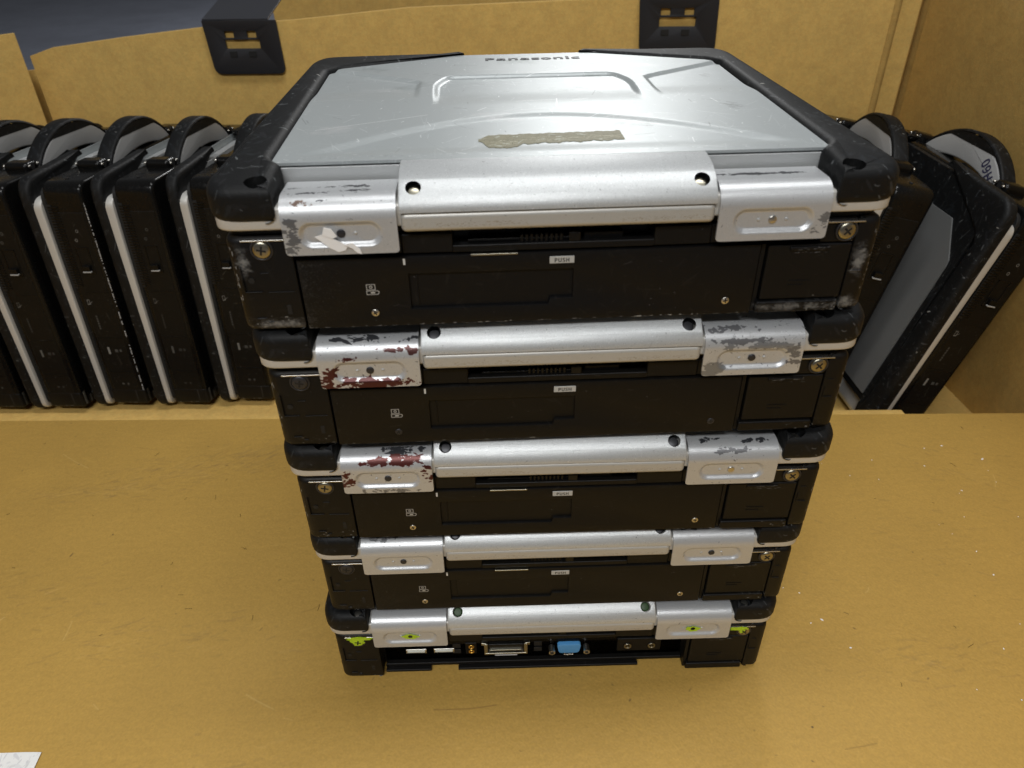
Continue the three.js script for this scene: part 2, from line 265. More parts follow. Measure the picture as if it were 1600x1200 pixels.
// black rear face: one atlas per laptop, x -0.152..0.152, y 0..0.076
const AX = 0.152, AW = 0.304, AH = 0.076;
const rearTex = (seed, opt) => canvasTex(1520, 380, (x, w, h) => {
  const r = rng(seed), s = w / AW, X = (v) => (v + AX) * s, Y = (v) => h - v * s;
  x.fillStyle = opt.base; x.fillRect(0, 0, w, h);
  x.globalAlpha = 0.5; speck(x, r, 700, w, h, '#181716', 0.8, 5, 6); speck(x, r, 700, w, h, '#0e0d0c', 0.8, 5, 6); x.globalAlpha = 1;
  scratches(x, r, 90, w, h, '#4a4a48', 6, 60, 0.8, 1.0); speck(x, r, 60, w, h, '#77777a', 0.5, 1.6, 2);
  // grain of dust rubbed into the left end of the cover and the corner pieces
  for (let i = 0; i < 900 * opt.dust; i++) { const q = r() * r(); x.fillStyle = '#5d5d58'; x.globalAlpha = 0.3 * r(); x.fillRect(X(-0.116 + 0.02 * q), Y(0.036 * r()), 1 + 3 * r(), 1 + 2 * r()); }
  for (let i = 0; i < 700 * opt.dust; i++) { x.fillStyle = '#6b6b69'; x.globalAlpha = 0.35 * r(); const sd = r() < 0.5 ? -1 : 1; x.fillRect(X(sd * (0.118 + 0.029 * r())), Y(0.0075 * r()), 1 + 6 * r(), 1 + 2 * r()); }
  // worn bright edges: chips of bare metal along the bottom
  x.globalAlpha = 0.9;
  for (let i = 0; i < 150 * opt.wear; i++) { x.fillStyle = r() < 0.5 ? '#a9aaa6' : '#77787a'; const l = 2 + 14 * r() * r(); x.fillRect(X(-0.142 + 0.284 * r()), Y(0.0012 * r()), l, 1 + 2 * r()); }
  for (let i = 0; i < 70 * opt.wear; i++) { x.fillStyle = '#8d8e8c'; const sd = r() < 0.6 ? -1 : 1; x.fillRect(X(sd * (0.119 + 0.028 * r())), Y(0.009 * r() * r()), 1 + 7 * r(), 1 + 2 * r()); }
  for (let i = 0; i < 40 * opt.wear; i++) { x.fillStyle = '#9a9b9a'; const sd = r() < 0.5 ? -1 : 1; x.fillRect(X(sd * (0.1435 + 0.003 * r())), Y(0.012 + 0.03 * r()), 1 + 2 * r(), 2 + 8 * r()); }
  for (let i = 0; i < 24; i++) { x.fillStyle = '#8d8e90'; x.globalAlpha = 0.5; x.fillRect(X(0.108 + 0.016 * r()), Y(0.0305 + 0.003 * r()), 3 + 9 * r(), 1 + r()); }
  x.globalAlpha = 1;
  if (opt.scuff) for (const [cx, cy, rx, ry] of [[-0.128, 0.003, 0.014, 0.004], [0.138, 0.004, 0.008, 0.004], [0.112, 0.0035, 0.02, 0.002], [-0.139, 0.035, 0.003, 0.008], [0.1395, 0.026, 0.003, 0.012]]) { x.globalAlpha = 0.2; blotch(x, r, X(cx), Y(cy), rx * s, ry * s, '#5f5f5d', 26); x.globalAlpha = 0.28; blotch(x, r, X(cx), Y(cy), rx * s, ry * s * 0.7, '#8b8b88', 8); x.globalAlpha = 1; }
  if (opt.print) {   // computer pictogram and tick mark
    x.strokeStyle = '#b9b9b6'; x.lineWidth = 2; const a = X(-0.0845), b = Y(0.0195);
    x.strokeRect(a - 12, b - 13, 19, 13); x.beginPath(); x.arc(a - 2.5, b - 6.5, 3, 0, 6.3); x.stroke();
    x.beginPath(); x.moveTo(a - 13, b + 3); x.lineTo(a + 12, b + 3); x.quadraticCurveTo(a + 18, b + 6, a + 12, b + 12); x.lineTo(a - 13, b + 12); x.closePath(); x.stroke(); x.fillStyle = '#b9b9b6'; x.fillRect(a - 4, b + 5.5, 10, 4);
    x.fillStyle = '#c9c9c5'; x.fillRect(X(-0.0687) - 2.5, Y(0.0342), 5, 15);
  } else {           // trident mark over the two sockets
    x.strokeStyle = '#b5b5b0'; x.lineWidth = 1.6; const a = X(-0.0855), b = Y(0.0222); x.beginPath(); x.moveTo(a - 16, b); x.lineTo(a + 14, b); x.moveTo(a - 6, b); x.lineTo(a, b - 6); x.lineTo(a + 8, b - 6); x.moveTo(a - 3, b); x.lineTo(a + 3, b + 6); x.lineTo(a + 9, b + 6); x.stroke();
    x.fillStyle = '#b5b5b0'; x.beginPath(); x.arc(a - 17, b, 3.4, 0, 6.3); x.fill(); x.fillRect(a + 7, b - 9, 5, 5); x.beginPath(); x.arc(a + 10, b + 6, 2.6, 0, 6.3); x.fill();
  }
});
const rearOpt = [
  { base: '#0f0e0d', dust: 0.15, wear: 0.25, print: false }, { base: '#0f0e0c', dust: 0.7, wear: 0.3, print: true }, { base: '#0e0d0c', dust: 0.2, wear: 0.6, print: true },
  { base: '#0e0d0c', dust: 0.2, wear: 0.7, print: true }, { base: '#0c0c0d', dust: 1.0, wear: 1.3, print: true, scuff: true }];
// side face of the base: z -0.27..0 , y 0..0.076 (pictograms and small print of the port doors)
const sideTex = (seed, mk) => canvasTex(1350, 380, (x, w, h) => {
  const r = rng(seed), s = w / 0.27, X = (z) => (z + 0.27) * s, Y = (v) => h - v * s;
  x.fillStyle = '#0d0d0d'; x.fillRect(0, 0, w, h); x.globalAlpha = 0.5; speck(x, r, 500, w, h, '#232322', 0.8, 5, 6); x.globalAlpha = 1; scratches(x, r, 110, w, h, '#434342', 6, 60, 0.9); speck(x, r, 30 + 40 * mk, w, h, '#7a7a7a', 0.5, 1.8, 2); speck(x, r, 120 * mk, w, h, '#35342f', 1, 6, 6); x.globalAlpha = 0.55 + 0.2 * mk;
  const tx = (t, z, y, px, c = '#8e8e8b') => { x.save(); x.translate(X(z), Y(y)); x.fillStyle = c; x.font = px + 'px sans-serif'; x.fillText(t, 0, 0); x.restore(); };
  x.strokeStyle = '#83837f'; x.lineWidth = 3; x.strokeRect(X(-0.137), Y(0.036), 26, 14); x.beginPath(); x.moveTo(X(-0.135), Y(0.030)); x.lineTo(X(-0.131), Y(0.036)); x.stroke();
  for (let k = 0; k < 6; k++) { x.fillStyle = '#494947'; x.fillRect(X(-0.118) + k * 15, Y(0.032), 11, 10); }
  x.fillStyle = '#83837f'; x.fillRect(X(-0.078), Y(0.031), 46, 14); x.fillStyle = '#4e4e4c'; x.fillRect(X(-0.075), Y(0.022), 18, 20); x.fillRect(X(-0.075), Y(0.016), 16, 14); x.fillRect(X(-0.03), Y(0.027), 12, 16); x.fillRect(X(-0.03), Y(0.020), 12, 12);
  x.lineWidth = 3; x.beginPath(); x.arc(X(-0.216), Y(0.020), 7, 0, 6.3); x.stroke(); x.beginPath(); x.arc(X(-0.206), Y(0.024), 7, 0, 6.3); x.stroke();
});
const sideMats = [[909, 0], [910, 1.4], [911, 0.5], [912, 2]].map((a) => phy({ specularIntensity: 0.5, map: sideTex(...a), roughness: 0.46, bumpMap: grainBump, bumpScale: 0.00003 })); M.side = sideMats[0];
let sideN = 0;
const pushTex = canvasTex(240, 76, (x, w, h) => { x.fillStyle = '#b5b5b2'; x.fillRect(0, 0, w, h); x.fillStyle = '#1b1b1b'; x.font = 'bold 60px sans-serif'; x.textAlign = 'center'; x.textBaseline = 'middle'; x.fillText('PUSH', w / 2, h / 2 + 3, w * 0.86); });
M.push = std({ map: pushTex, roughness: 0.55 });
const residueTex = canvasTex(1024, 320, (x, w, h) => {
  const r = rng(404); x.fillStyle = '#7b775e'; x.fillRect(0, 0, w, h); speck(x, r, 800, w, h, '#68634a', 1, 7, 4); speck(x, r, 500, w, h, '#928d74', 1, 5, 4);
  x.strokeStyle = '#c2c0ae'; for (let k = 0; k < 30; k++) { x.lineWidth = 2 + 5 * r(); x.globalAlpha = 0.5 + 0.5 * r(); let px = w * (0.05 + 0.85 * r()), py = h * (0.45 + 0.35 * r()); x.beginPath(); x.moveTo(px, py); for (let j = 0; j < 6; j++) { px += 8 + 22 * r(); py += (r() - 0.5) * 46; x.lineTo(px, py); } x.stroke(); } x.globalAlpha = 1;
  speck(x, r, 500, w, h, '#575339', 1, 6, 5); for (let k = 0; k < 34; k++) blotch(x, r, w * r(), h * (0.15 + 0.8 * r()), 40, 16, r() < 0.6 ? '#a3a597' : '#6a664c', 5);
});
M.residue = std({ map: residueTex, roughness: 0.55, bumpMap: residueTex, bumpScale: 0.0002 });

// the pad: kraft board with its own smudges, rubs and faint flute lines, one texture over x -0.76..0.56, z -0.4..0.64
const padTex = canvasTex(2048, 1614, (x, w, h) => {
  const s = w / 1.32, id = x.createImageData(w, h), d = id.data;
  for (let y = 0; y < h; y++) for (let px = 0; px < w; px++) {
    const i = ((y * 2 + 37) % 512) * 512 + (px * 2 + 11) % 512, c = ((y >> 2) % 512) * 512 + (px >> 2) % 512, q = ((y >> 1) % 512) * 512 + ((px >> 1) + 200) % 512;
    const k = 1 + 0.07 * (N4[c] - 0.5) + 0.035 * (N16[q] - 0.5) + 0.08 * (N200[i] - 0.5) + (fibre[4 * i] - 128) / 128 * 0.24 + (fibre[4 * q] - 128) / 128 * 0.18 + 0.004 * Math.sin(y / s * 1000 / 7.5 * 6.283);
    const o = 4 * (y * w + px); d[o] = 182 * k; d[o + 1] = 146 * k; d[o + 2] = 72 * k; d[o + 3] = 255;
  }
  x.putImageData(id, 0, 0);
  const r = rng(612), X = (v) => (v + 0.76) * s, Y = (z) => (z + 0.4) * s;
  for (const [cx, cz, rx, rz, n, a] of [[-0.33, -0.245, 0.06, 0.018, 260, -0.3], [-0.27, -0.262, 0.035, 0.02, 200, -0.5], [-0.40, -0.22, 0.07, 0.012, 160, -0.2], [-0.30, -0.05, 0.10, 0.02, 130, -0.15], [-0.42, -0.10, 0.06, 0.03, 110, -0.2], [0.33, -0.12, 0.10, 0.05, 120, 0.2], [0.26, 0.0, 0.06, 0.02, 90, 0.1], [-0.22, 0.06, 0.08, 0.03, 90, 0], [0.40, -0.2, 0.05, 0.05, 90, 0.5]]) for (let k = 0; k < n; k++) {
    const u = (r() + r() + r() - 1.5) * 1.1, v = (r() + r() + r() - 1.5) * 1.1, l = 3 + 22 * r(), q = a + (r() - 0.5) * 0.9; x.globalAlpha = 0.05 + 0.11 * r(); x.strokeStyle = r() < 0.75 ? '#6f5a3c' : '#d0ad68'; x.lineWidth = 0.7 + 2.4 * r();
    x.beginPath(); x.moveTo(X(cx + u * rx), Y(cz + v * rz)); x.lineTo(X(cx + u * rx) + Math.cos(q) * l, Y(cz + v * rz) + Math.sin(q) * l); x.stroke();
  }
  x.globalAlpha = 1; scratches(x, r, 60, w, h, '#8a6a35', 20, 160, 0.9, 1.2); scratches(x, r, 50, w, h, '#d8b878', 10, 80, 0.9, 6.3); speck(x, r, 300, w, h, '#5f4a2c', 0.5, 1.4, 3);
});
const padBump = cardBump.clone(); padBump.repeat.set(1.32 / 0.26, 1.04 / 0.26); padBump.needsUpdate = true;
M.pad = std({ map: padTex, bumpMap: padBump, bumpScale: 0.0006, roughness: 0.62 });
const padUV = (g) => { const p = g.attributes.position, u = new Float32Array(p.count * 2); for (let i = 0; i < p.count; i++) { u[2 * i] = (p.getX(i) + 0.76) / 1.32; u[2 * i + 1] = 1 - (p.getZ(i) + 0.4) / 1.04; } g.setAttribute('uv', new THREE.BufferAttribute(u, 2)); return g; };
// ---------------------------------------------------------------- the carton around the laptops (setting)
const cardGeo = (g) => uvBox(g);
const PAD = [[-0.75, -0.3515], [0.56, -0.2795]];         // far edge of the pad, a crease lies here
const padZ = (x) => lerp(PAD[0][1], PAD[1][1], (x - PAD[0][0]) / (PAD[1][0] - PAD[0][0]));
const LOW = -0.055;
struct('cardboard_pad', padUV(slab([[-0.75, padZ(-0.75)], [0.528, padZ(0.528)], [0.528, 0.62], [-0.75, 0.62]], -0.0535, 0, 0.0008, 2)), M.pad);
struct('pad_fold', cardGeo(slab([[-0.75, padZ(-0.75) - 0.0165], [0.40, padZ(0.40) - 0.0085], [0.40, padZ(0.40) - 0.0006], [-0.75, padZ(-0.75) - 0.0006]], -0.0535, -0.0007, 0.0012, 2)), M.card);
struct('carton_floor', cardGeo(slab([[-0.80, -0.9], [0.60, -0.9], [0.60, 0.62], [-0.80, 0.62]], LOW - 0.006, LOW, 0.0005, 1)), M.card);
function wallSlab(a, b, t, y0, topA, topB, name, mids = []) {   // upright board from a to b (x,z), thickness t behind it, top edge through mids [f, y]
  const L = Math.hypot(b[0] - a[0], b[1] - a[1]); const pts = [[0, y0], [L, y0], [L, topB], ...mids.map(([f, y]) => [f * L, y]).reverse(), [0, topA]];
  const s = new THREE.Shape(pts.map((p) => new THREE.Vector2(...p)));
  let g = new THREE.ExtrudeGeometry(s, { depth: t - 0.002, bevelEnabled: true, bevelThickness: 0.001, bevelSize: 0.001, bevelOffset: -0.001, bevelSegments: 2 });
  g = uvBox(creased(g, 0.7)); const m = struct(name, g, M.card);
  m.position.set(a[0], 0, a[1]); m.rotation.y = -Math.atan2(b[1] - a[1], b[0] - a[0]); m.translateZ(-t); return m;
}
const wz = (x) => -0.79 + (x + 0.6) * 0.087;
wallSlab([-0.640, wz(-0.640)], [0.494, wz(0.494)], 0.007, LOW, 0.283, 0.362, 'carton_wall', [[0.03, 0.293], [0.12, 0.305], [0.24, 0.3185], [0.33, 0.324], [0.46, 0.3365], [0.62, 0.342], [0.72, 0.345]]);
wallSlab([0.5005, wz(0.4965) + 0.003], [0.517, wz(0.494) + 0.018], 0.007, LOW, 0.41, 0.41, 'carton_corner');
wallSlab([0.5225, wz(0.494) + 0.025], [0.545, 0.62], 0.007, LOW, 0.41, 0.44, 'carton_side');
wallSlab([-0.79, -0.66], [-0.6455, wz(-0.6455) + 0.005], 0.007, LOW, 0.305, 0.312, 'carton_corner', [[0.5, 0.311]]);
wallSlab([-0.78, -0.760], [-0.600, wz(-0.600) - 0.045], 0.004, LOW, 0.262, 0.262, 'carton_backing');
wallSlab([-0.80, 0.62], [-0.794, -0.657], 0.007, LOW, 0.30, 0.305, 'carton_side');

wallSlab([0.465, wz(0.465) - 0.0075], [0.540, wz(0.540) - 0.0075], 0.004, LOW, 0.43, 0.43, 'carton_backing');
wallSlab([0.5255, wz(0.54) - 0.004], [0.5300, -0.640], 0.004, LOW, 0.43, 0.43, 'carton_backing');

// ---------------------------------------------------------------- the rugged laptop
const font = await new FontLoader().loadAsync('fonts/droid/droid_sans_bold.typeface.json');
const csg = new Evaluator(); csg.useGroups = false;
function cut(g, tools) {
  let b = new Brush(g.index ? g.toNonIndexed() : g); b.updateMatrixWorld();
  for (const t of tools) { const c = new Brush(t.index ? t.toNonIndexed() : t); c.updateMatrixWorld(); b = csg.evaluate(b, c, SUBTRACTION); b.updateMatrixWorld(); }
  const o = b.geometry; for (const k of Object.keys(o.attributes)) if (!['position', 'normal', 'uv'].includes(k)) o.deleteAttribute(k); return o;
}
function cyl(r, h, px, py, pz, ax = [0, 0, 1], seg = 24) {
  const g = new THREE.CylinderGeometry(r, r, h, seg); g.applyQuaternion(new THREE.Quaternion().setFromUnitVectors(new THREE.Vector3(0, 1, 0), new THREE.Vector3(...ax).normalize())); g.translate(px, py, pz); return g;
}
const Dp = 0.262;       // depth of the body
const BOT = 0, BASE = 0.0465;
// lid: height of the embossed panel
const segD = (px, pz, a, b) => { const vx = b[0] - a[0], vz = b[1] - a[1], t = clamp(((px - a[0]) * vx + (pz - a[1]) * vz) / (vx * vx + vz * vz), 0, 1); return Math.hypot(px - a[0] - vx * t, pz - a[1] - vz * t); };
function sdPoly(px, pz, P) {   // signed distance, inside > 0
  let d = 1e9, ins = false;
  for (let i = 0, j = P.length - 1; i < P.length; j = i++) { d = Math.min(d, segD(px, pz, P[i], P[j])); if ((P[i][1] > pz) !== (P[j][1] > pz) && px < (P[j][0] - P[i][0]) * (pz - P[i][1]) / (P[j][1] - P[i][1]) + P[i][0]) ins = !ins; }
  return ins ? d : -d;
}
const EP = roundPoly([[-0.056, -0.10], [-0.0585, -0.178, 0.02], [-0.051, -0.1985, 0.006], [0.0545, -0.1985, 0.006], [0.062, -0.178, 0.02], [0.0595, -0.10]], 0.004, 4);
const FP = [[-0.20, -0.29], [-0.140, -0.236], [-0.0735, -0.1885], [-0.0695, -0.184], [-0.068, -0.10], [-0.2, -0.10]];
const GP = FP.map(([x, z]) => [-x + 0.004, z]);
const AP = []; for (let i = 0; i <= 40; i++) { const t = i / 20 - 1, x = t * 0.115; AP.push([x, -0.030 - 0.067 * Math.pow(clamp(1 - Math.abs(t) ** 1.9, 0, 1), 1.05)]); } AP.push([0.2, 0.02], [-0.2, 0.02]);
function emboss(x, z) {
  const e = sstep(-0.0022, 0.0022, sdPoly(x, z, EP)) * sstep(-0.118, -0.158, z);
  const f = sstep(-0.002, 0.002, sdPoly(x, z, FP)) * sstep(-0.135, -0.170, z), g = sstep(-0.002, 0.002, sdPoly(x, z, GP)) * sstep(-0.130, -0.165, z);
  const a = sstep(-0.004, 0.004, sdPoly(x, z, AP)) * sstep(-0.028, -0.045, z);
  return -0.0020 * e - 0.0016 * f - 0.0018 * g - 0.0013 * a;
}
const LIDY = 0.0715;
const ZN = -0.0222;
const halfW = (z) => z > -0.222 ? lerp(0.1255, 0.1318, (ZN - z) / 0.1998) : z > -0.231 ? lerp(0.1318, 0.1245, (-0.222 - z) / 0.009) : lerp(0.1245, 0.045, (-0.231 - z) / 0.0385);
function lidPanel(nu, nv) {
  return sheet(nu, nv, (u, v) => { const z = ZN - v * (0.2695 + ZN), x = (2 * u - 1) * (halfW(z) - 0.0003); return [x, LIDY + emboss(x, z), z]; }, 0.0013, (u, v, p) => [(p[0] + 0.14) / 0.28, -p[2] / 0.28]);
}
const G = {};
G.lidSmall = sheet(20, 30, (u, v) => { const z = -0.030 - v * 0.200, w = 0.119 - 0.030 * clamp((-0.195 - z) / 0.035, 0, 1); return [(2 * u - 1) * w, LIDY + 0.0004, z]; }, 0.0016, (u, v, p) => [(p[0] + 0.14) / 0.28, -p[2] / 0.28]);
G.lidFill = uvBox(bx(-0.1275, 0.1275, 0.0600, 0.0705, -0.266, -0.0220, 0.0006));
G.lidHi = lidPanel(300, 280); G.lidLo = lidPanel(40, 36);
G.base = uvBox(slab(roundPoly([[-0.1458, -0.0095], [0.1458, -0.0095], [0.1458, -Dp - 0.004, 0.014], [-0.1458, -Dp - 0.004, 0.014]], 0.002, 6), 0.0006, BASE, 0.004, 4));
G.rim = uvBox(slab(roundPoly([[-0.1488, 0.0022], [0.1488, 0.0022], [0.1488, -Dp + 0.012, 0.012], [-0.1488, -Dp + 0.012, 0.012]], 0.011, 8), 0.0500, 0.0600, 0.0012, 3));
G.gap = slab(roundPoly([[-0.1445, -0.003], [0.1445, -0.003], [0.1445, -Dp + 0.002, 0.014], [-0.1445, -Dp + 0.002, 0.014]], 0.008, 6), 0.0460, 0.0503, 0.0003, 1);
G.lidBody = bx(-0.1215, 0.1215, 0.0595, 0.0694, -0.262, ZN + 0.0002, 0.0004);
// rubber bumper: one side, mirrored for the other
function bumper(sd) {
  let o = [[0.1204, 0.0042, 0.001], [0.1500, 0.0042, 0.019], [0.1500, -0.2705, 0.022], [0.041, -0.2745, 0.001], [0.043, -0.2702, 0.001], [0.1250, -0.2318, 0.003], [0.1322, -0.2218, 0.003], [0.1260, -0.029, 0.004], [0.1204, -0.0215, 0.002]];
  o = roundPoly(o, 0.002, 7).map(([x, z]) => [x * sd, z]); if (sd < 0) o.reverse();
  let g = slab(o, 0.0535, 0.0730, 0.0048, 6);
  // lower the rear corner a little: its top falls away towards the back edge
  const p = g.attributes.position; for (let i = 0; i < p.count; i++) { const z = p.getZ(i), y = p.getY(i), x = Math.abs(p.getX(i)); if (y > 0.066) { const k = sstep(-0.022, 0.004, z), q = sstep(0.138, 0.152, x); p.setY(i, y - 0.0030 * k - 0.0012 * q); } else if (y < 0.060) p.setY(i, y + 0.0042 * sstep(-0.018, -0.045, z)); }
  g = cut(g, [cyl(0.0048, 0.012, sd * 0.1272, 0.0695, -0.0022, [0, 1, 0.12])]); g = creased(g, 0.7);
  const uv = uvBox(g); return uv;
}
G.bumpL = bumper(-1); G.bumpR = bumper(1);
// silver rear rail of the lid between the hinge plates
{
  const prof = [[-0.0220, 0.0715], [-0.0160, 0.0710], [-0.0100, 0.0699], [-0.0052, 0.0683], [-0.0014, 0.0660], [0.0014, 0.0635], [0.0033, 0.0610], [0.0043, 0.0588], [0.0046, 0.0568]];
  const c = new THREE.SplineCurve(prof.map(([z, y]) => new THREE.Vector2(z, y))).getPoints(26), top = c.map((p) => [p.x, p.y]);
  const mk = (pts, x0, x1, bev) => { const s = new THREE.Shape(pts.map(([z, y]) => new THREE.Vector2(-z, y))); let g = new THREE.ExtrudeGeometry(s, { depth: x1 - x0 - 2 * bev, bevelEnabled: true, bevelThickness: bev, bevelSize: bev, bevelOffset: -bev, bevelSegments: 2 }); g.rotateY(-Math.PI / 2); g.scale(1, 1, 1); g.translate(x1 - bev, 0, 0); g = creased(g, 0.6); return g; };
  // after the turn: shape x (-z) -> +z ; depth runs to -x
  let g = mk([...top, [-0.0220, 0.0568]], -0.0682, 0.0682, 0.0006);
  const bb = new THREE.Box3().setFromBufferAttribute(g.attributes.position);
  if (bb.max.z > 0.02) { g.scale(1, 1, -1); }
  g = cut(uvBox(g), [-1, 1].map((s) => cyl(0.0034, 0.012, s * 0.0618, 0.0660, -0.0012, [0, 1, 0.75])));
  g = creased(g, 0.6);
  const p = g.attributes.position, u = new Float32Array(p.count * 2); for (let i = 0; i < p.count; i++) { u[2 * i] = (p.getX(i) + 0.07) / 0.14; u[2 * i + 1] = clamp((p.getY(i) - 0.052 - p.getZ(i) * 0.9 + 0.005) / 0.05, 0, 1); }
  g.setAttribute('uv', new THREE.BufferAttribute(u, 2)); G.rail = g;
  G.lowRail = uvBox(bx(-0.0680, 0.0680, 0.0478, 0.0565, -0.02, 0.0044, 0.0024, 3));
}
// hinge plate with a pressed oval, centred on x = 0; u along x, v along the bent strip
const plateLen = [0.0152, 0.0095 * Math.PI / 2, 0.0145], plateTot = plateLen.reduce((a, b) => a + b);
G.plate = sheet(84, 110, (u, v) => {
  const cr = Math.max(0, 0.0016 - v * plateTot), w = 0.0245 - (0.0016 - Math.sqrt(Math.max(0, 0.0016 ** 2 - cr * cr))) * (cr > 0 ? 1 : 0), x = (2 * u - 1) * w, s = v * plateTot; let y, z, ny, nz;
  if (s < plateLen[0]) { y = 0.0392 + s; z = 0.0046; ny = 0; nz = 1; }
  else if (s < plateLen[0] + plateLen[1]) { const a = (s - plateLen[0]) / 0.0095; y = 0.0544 + 0.0095 * Math.sin(a); z = -0.0049 + 0.0095 * Math.cos(a); ny = Math.sin(a); nz = Math.cos(a); }
  else { y = 0.0639; z = -0.0049 - (s - plateLen[0] - plateLen[1]); ny = 1; nz = 0; }
  const qx = Math.max(0, Math.abs(x) - 0.0122), qy = s - 0.0090, d = Math.hypot(qx, qy) - 0.0050, k = -0.0017 * (1 - sstep(-0.0016, 0.0010, d));
  return [x, y + ny * k, z + nz * k];
}, 0.0012, (u, v) => [u, v]);
G.screwBig = new THREE.LatheGeometry([[0, 0.0012], [0.0026, 0.0012], [0.0037, 0.0008], [0.0041, 0], [0.0041, -0.002]].map((p) => new THREE.Vector2(...p)), 28); G.screwBig.rotateX(Math.PI / 2);
G.screwSmall = new THREE.LatheGeometry([[0, 0.0004], [0.0015, 0.0004], [0.0019, 0.0001], [0.0019, -0.001]].map((p) => new THREE.Vector2(...p)), 22); G.screwSmall.rotateX(Math.PI / 2);
const crossG = (l, w, z) => mergeGeometries([bx(-l, l, -w, w, z - 0.0006, z, 0.0001, 1), bx(-w, w, -l, l, z - 0.0006, z + 0.00004, 0.0001, 1)]);
G.crossBig = crossG(0.0021, 0.00045, 0.00135); G.crossSmall = crossG(0.0011, 0.0003, 0.0005);
G.ringBig = new THREE.TorusGeometry(0.0046, 0.0005, 8, 28);
function screw(parent, x, y, z, big, mat, tilt = 0.4, label) {
  const s = part('screw', big ? G.screwBig : G.screwSmall, mat, parent, label); s.position.set(x, y, z); s.rotation.z = tilt;
  part('cross_slot', big ? G.crossBig : G.crossSmall, M.dark, s); return s;
}
const rearUV = (g) => uvXY(g, -AX, 0, AW, AH);
// rear pieces of the base
G.cornerL = rearUV(slab(roundPoly([[-0.1464, -0.020], [-0.1172, -0.020], [-0.1172, 0.0004, 0.0006], [-0.1464, 0.0004, 0.008]], 0.0006, 5).reverse(), 0, 0.0468, 0.0034, 4));
G.cornerR = rearUV(slab(roundPoly([[0.1350, -0.020], [0.1464, -0.020], [0.1464, 0.0004, 0.008], [0.1350, 0.0004, 0.0006]], 0.0006, 5).reverse(), 0, 0.0468, 0.0034, 4));
G.cornerTopR = rearUV(bx(0.1190, 0.1348, 0.0352, 0.0462, -0.012, 0.0, 0.0008));
G.groove = rearUV(mergeGeometries([bx(-0.1415, -0.1335, 0.0200, 0.0207, -0.001, 0.0009, 0.0003, 1), bx(-0.1310, -0.1195, 0.0197, 0.0203, -0.001, 0.0008, 0.0003, 1), bx(-0.1418, -0.1411, 0.0200, 0.0330, -0.001, 0.0009, 0.0003, 1), bx(-0.1330, -0.1290, 0.0292, 0.0298, -0.001, 0.0008, 0.0003, 1), bx(-0.1390, -0.1345, 0.0065, 0.0072, -0.001, 0.0009, 0.0003, 1), bx(-0.1340, -0.1315, 0.0045, 0.0051, -0.001, 0.0009, 0.0003, 1)]));
G.grooveR = rearUV(mergeGeometries([bx(0.1365, 0.1415, 0.0205, 0.0212, -0.001, 0.0009, 0.0003, 1), bx(0.1362, 0.1369, 0.0205, 0.0270, -0.001, 0.0009, 0.0003, 1), bx(0.1370, 0.1400, 0.0315, 0.0321, -0.001, 0.0008, 0.0003, 1)]));
G.lockHole = mergeGeometries([bx(-0.1243, -0.1223, 0.0085, 0.0132, -0.001, 0.00055, 0.0002, 1)]);
G.roundHole = cyl(0.0014, 0.001, -0.1375, 0.0262, 0.0002, [0, 0, 1], 16);
G.pin = bx(-0.1385, -0.1195, 0.0447, 0.0455, -0.002, 0.0012, 0.0003, 1); G.pinR = bx(0.1195, 0.1375, 0.0447, 0.0455, -0.002, 0.0012, 0.0003, 1);
// cover with its pressed panel: made of a frame and a lower field, a stepped tab in its corner
G.cover = rearUV((() => {
  const s = new THREE.Shape([[-0.1164, 0.0003], [0.0926, 0.0003], [0.0926, 0.0352], [-0.1164, 0.0352]].map((p) => new THREE.Vector2(...p)));
  s.holes.push(new THREE.Path([[-0.0673, 0.0090], [-0.0040, 0.0090], [-0.0030, 0.0122], [0.0074, 0.0122], [0.0074, 0.0266], [-0.0673, 0.0266]].reverse().map((p) => new THREE.Vector2(...p))));
  const g = new THREE.ExtrudeGeometry(s, { depth: 0.0060, bevelEnabled: true, bevelThickness: 0.0006, bevelSize: 0.0006, bevelOffset: -0.0006, bevelSegments: 2 }); g.translate(0, 0, -0.0064); return creased(g, 0.6);
})());
G.coverField = rearUV(mergeGeometries([bx(-0.0685, 0.0085, 0.008, 0.0275, -0.0060, -0.0014, 0.0004, 1), bx(-0.0640, -0.0634, 0.0105, 0.0255, -0.003, -0.0010, 0.0002, 1)]));
G.door = rearUV(bx(0.0962, 0.1346, 0.0070, 0.0346, -0.010, 0.0001, 0.0008));
G.doorLip = rearUV(bx(0.1060, 0.1240, 0.0316, 0.0336, -0.001, 0.0008, 0.0005, 1));
G.doorMark = rearUV(mergeGeometries([bx(0.1085, 0.1185, 0.0163, 0.0167, -0.001, 0.0004, 0.0001, 1), bx(0.1085, 0.1160, 0.0143, 0.0146, -0.001, 0.0004, 0.0001, 1)]));
G.doorSill = rearUV(bx(0.0948, 0.1338, 0.0006, 0.0064, -0.010, 0.0012, 0.0010));
G.post = rearUV(bx(0.0932, 0.0955, 0.0006, 0.0350, -0.010, -0.0012, 0.0004, 1));
G.ledge = rearUV(mergeGeometries([bx(-0.0690, -0.0465, 0.0360, 0.0452, -0.010, -0.0008, 0.0007), bx(0.0435, 0.0690, 0.0360, 0.0452, -0.010, -0.0008, 0.0007), bx(-0.0468, 0.0438, 0.0360, 0.0395, -0.010, -0.0004, 0.0007)]));
G.ledgeUnder = [bx(-0.1170, -0.0692, 0.0360, 0.0450, -0.010, -0.0014, 0.0005, 1), bx(0.0692, 0.1188, 0.0360, 0.0450, -0.010, -0.0014, 0.0005, 1)].map(rearUV);
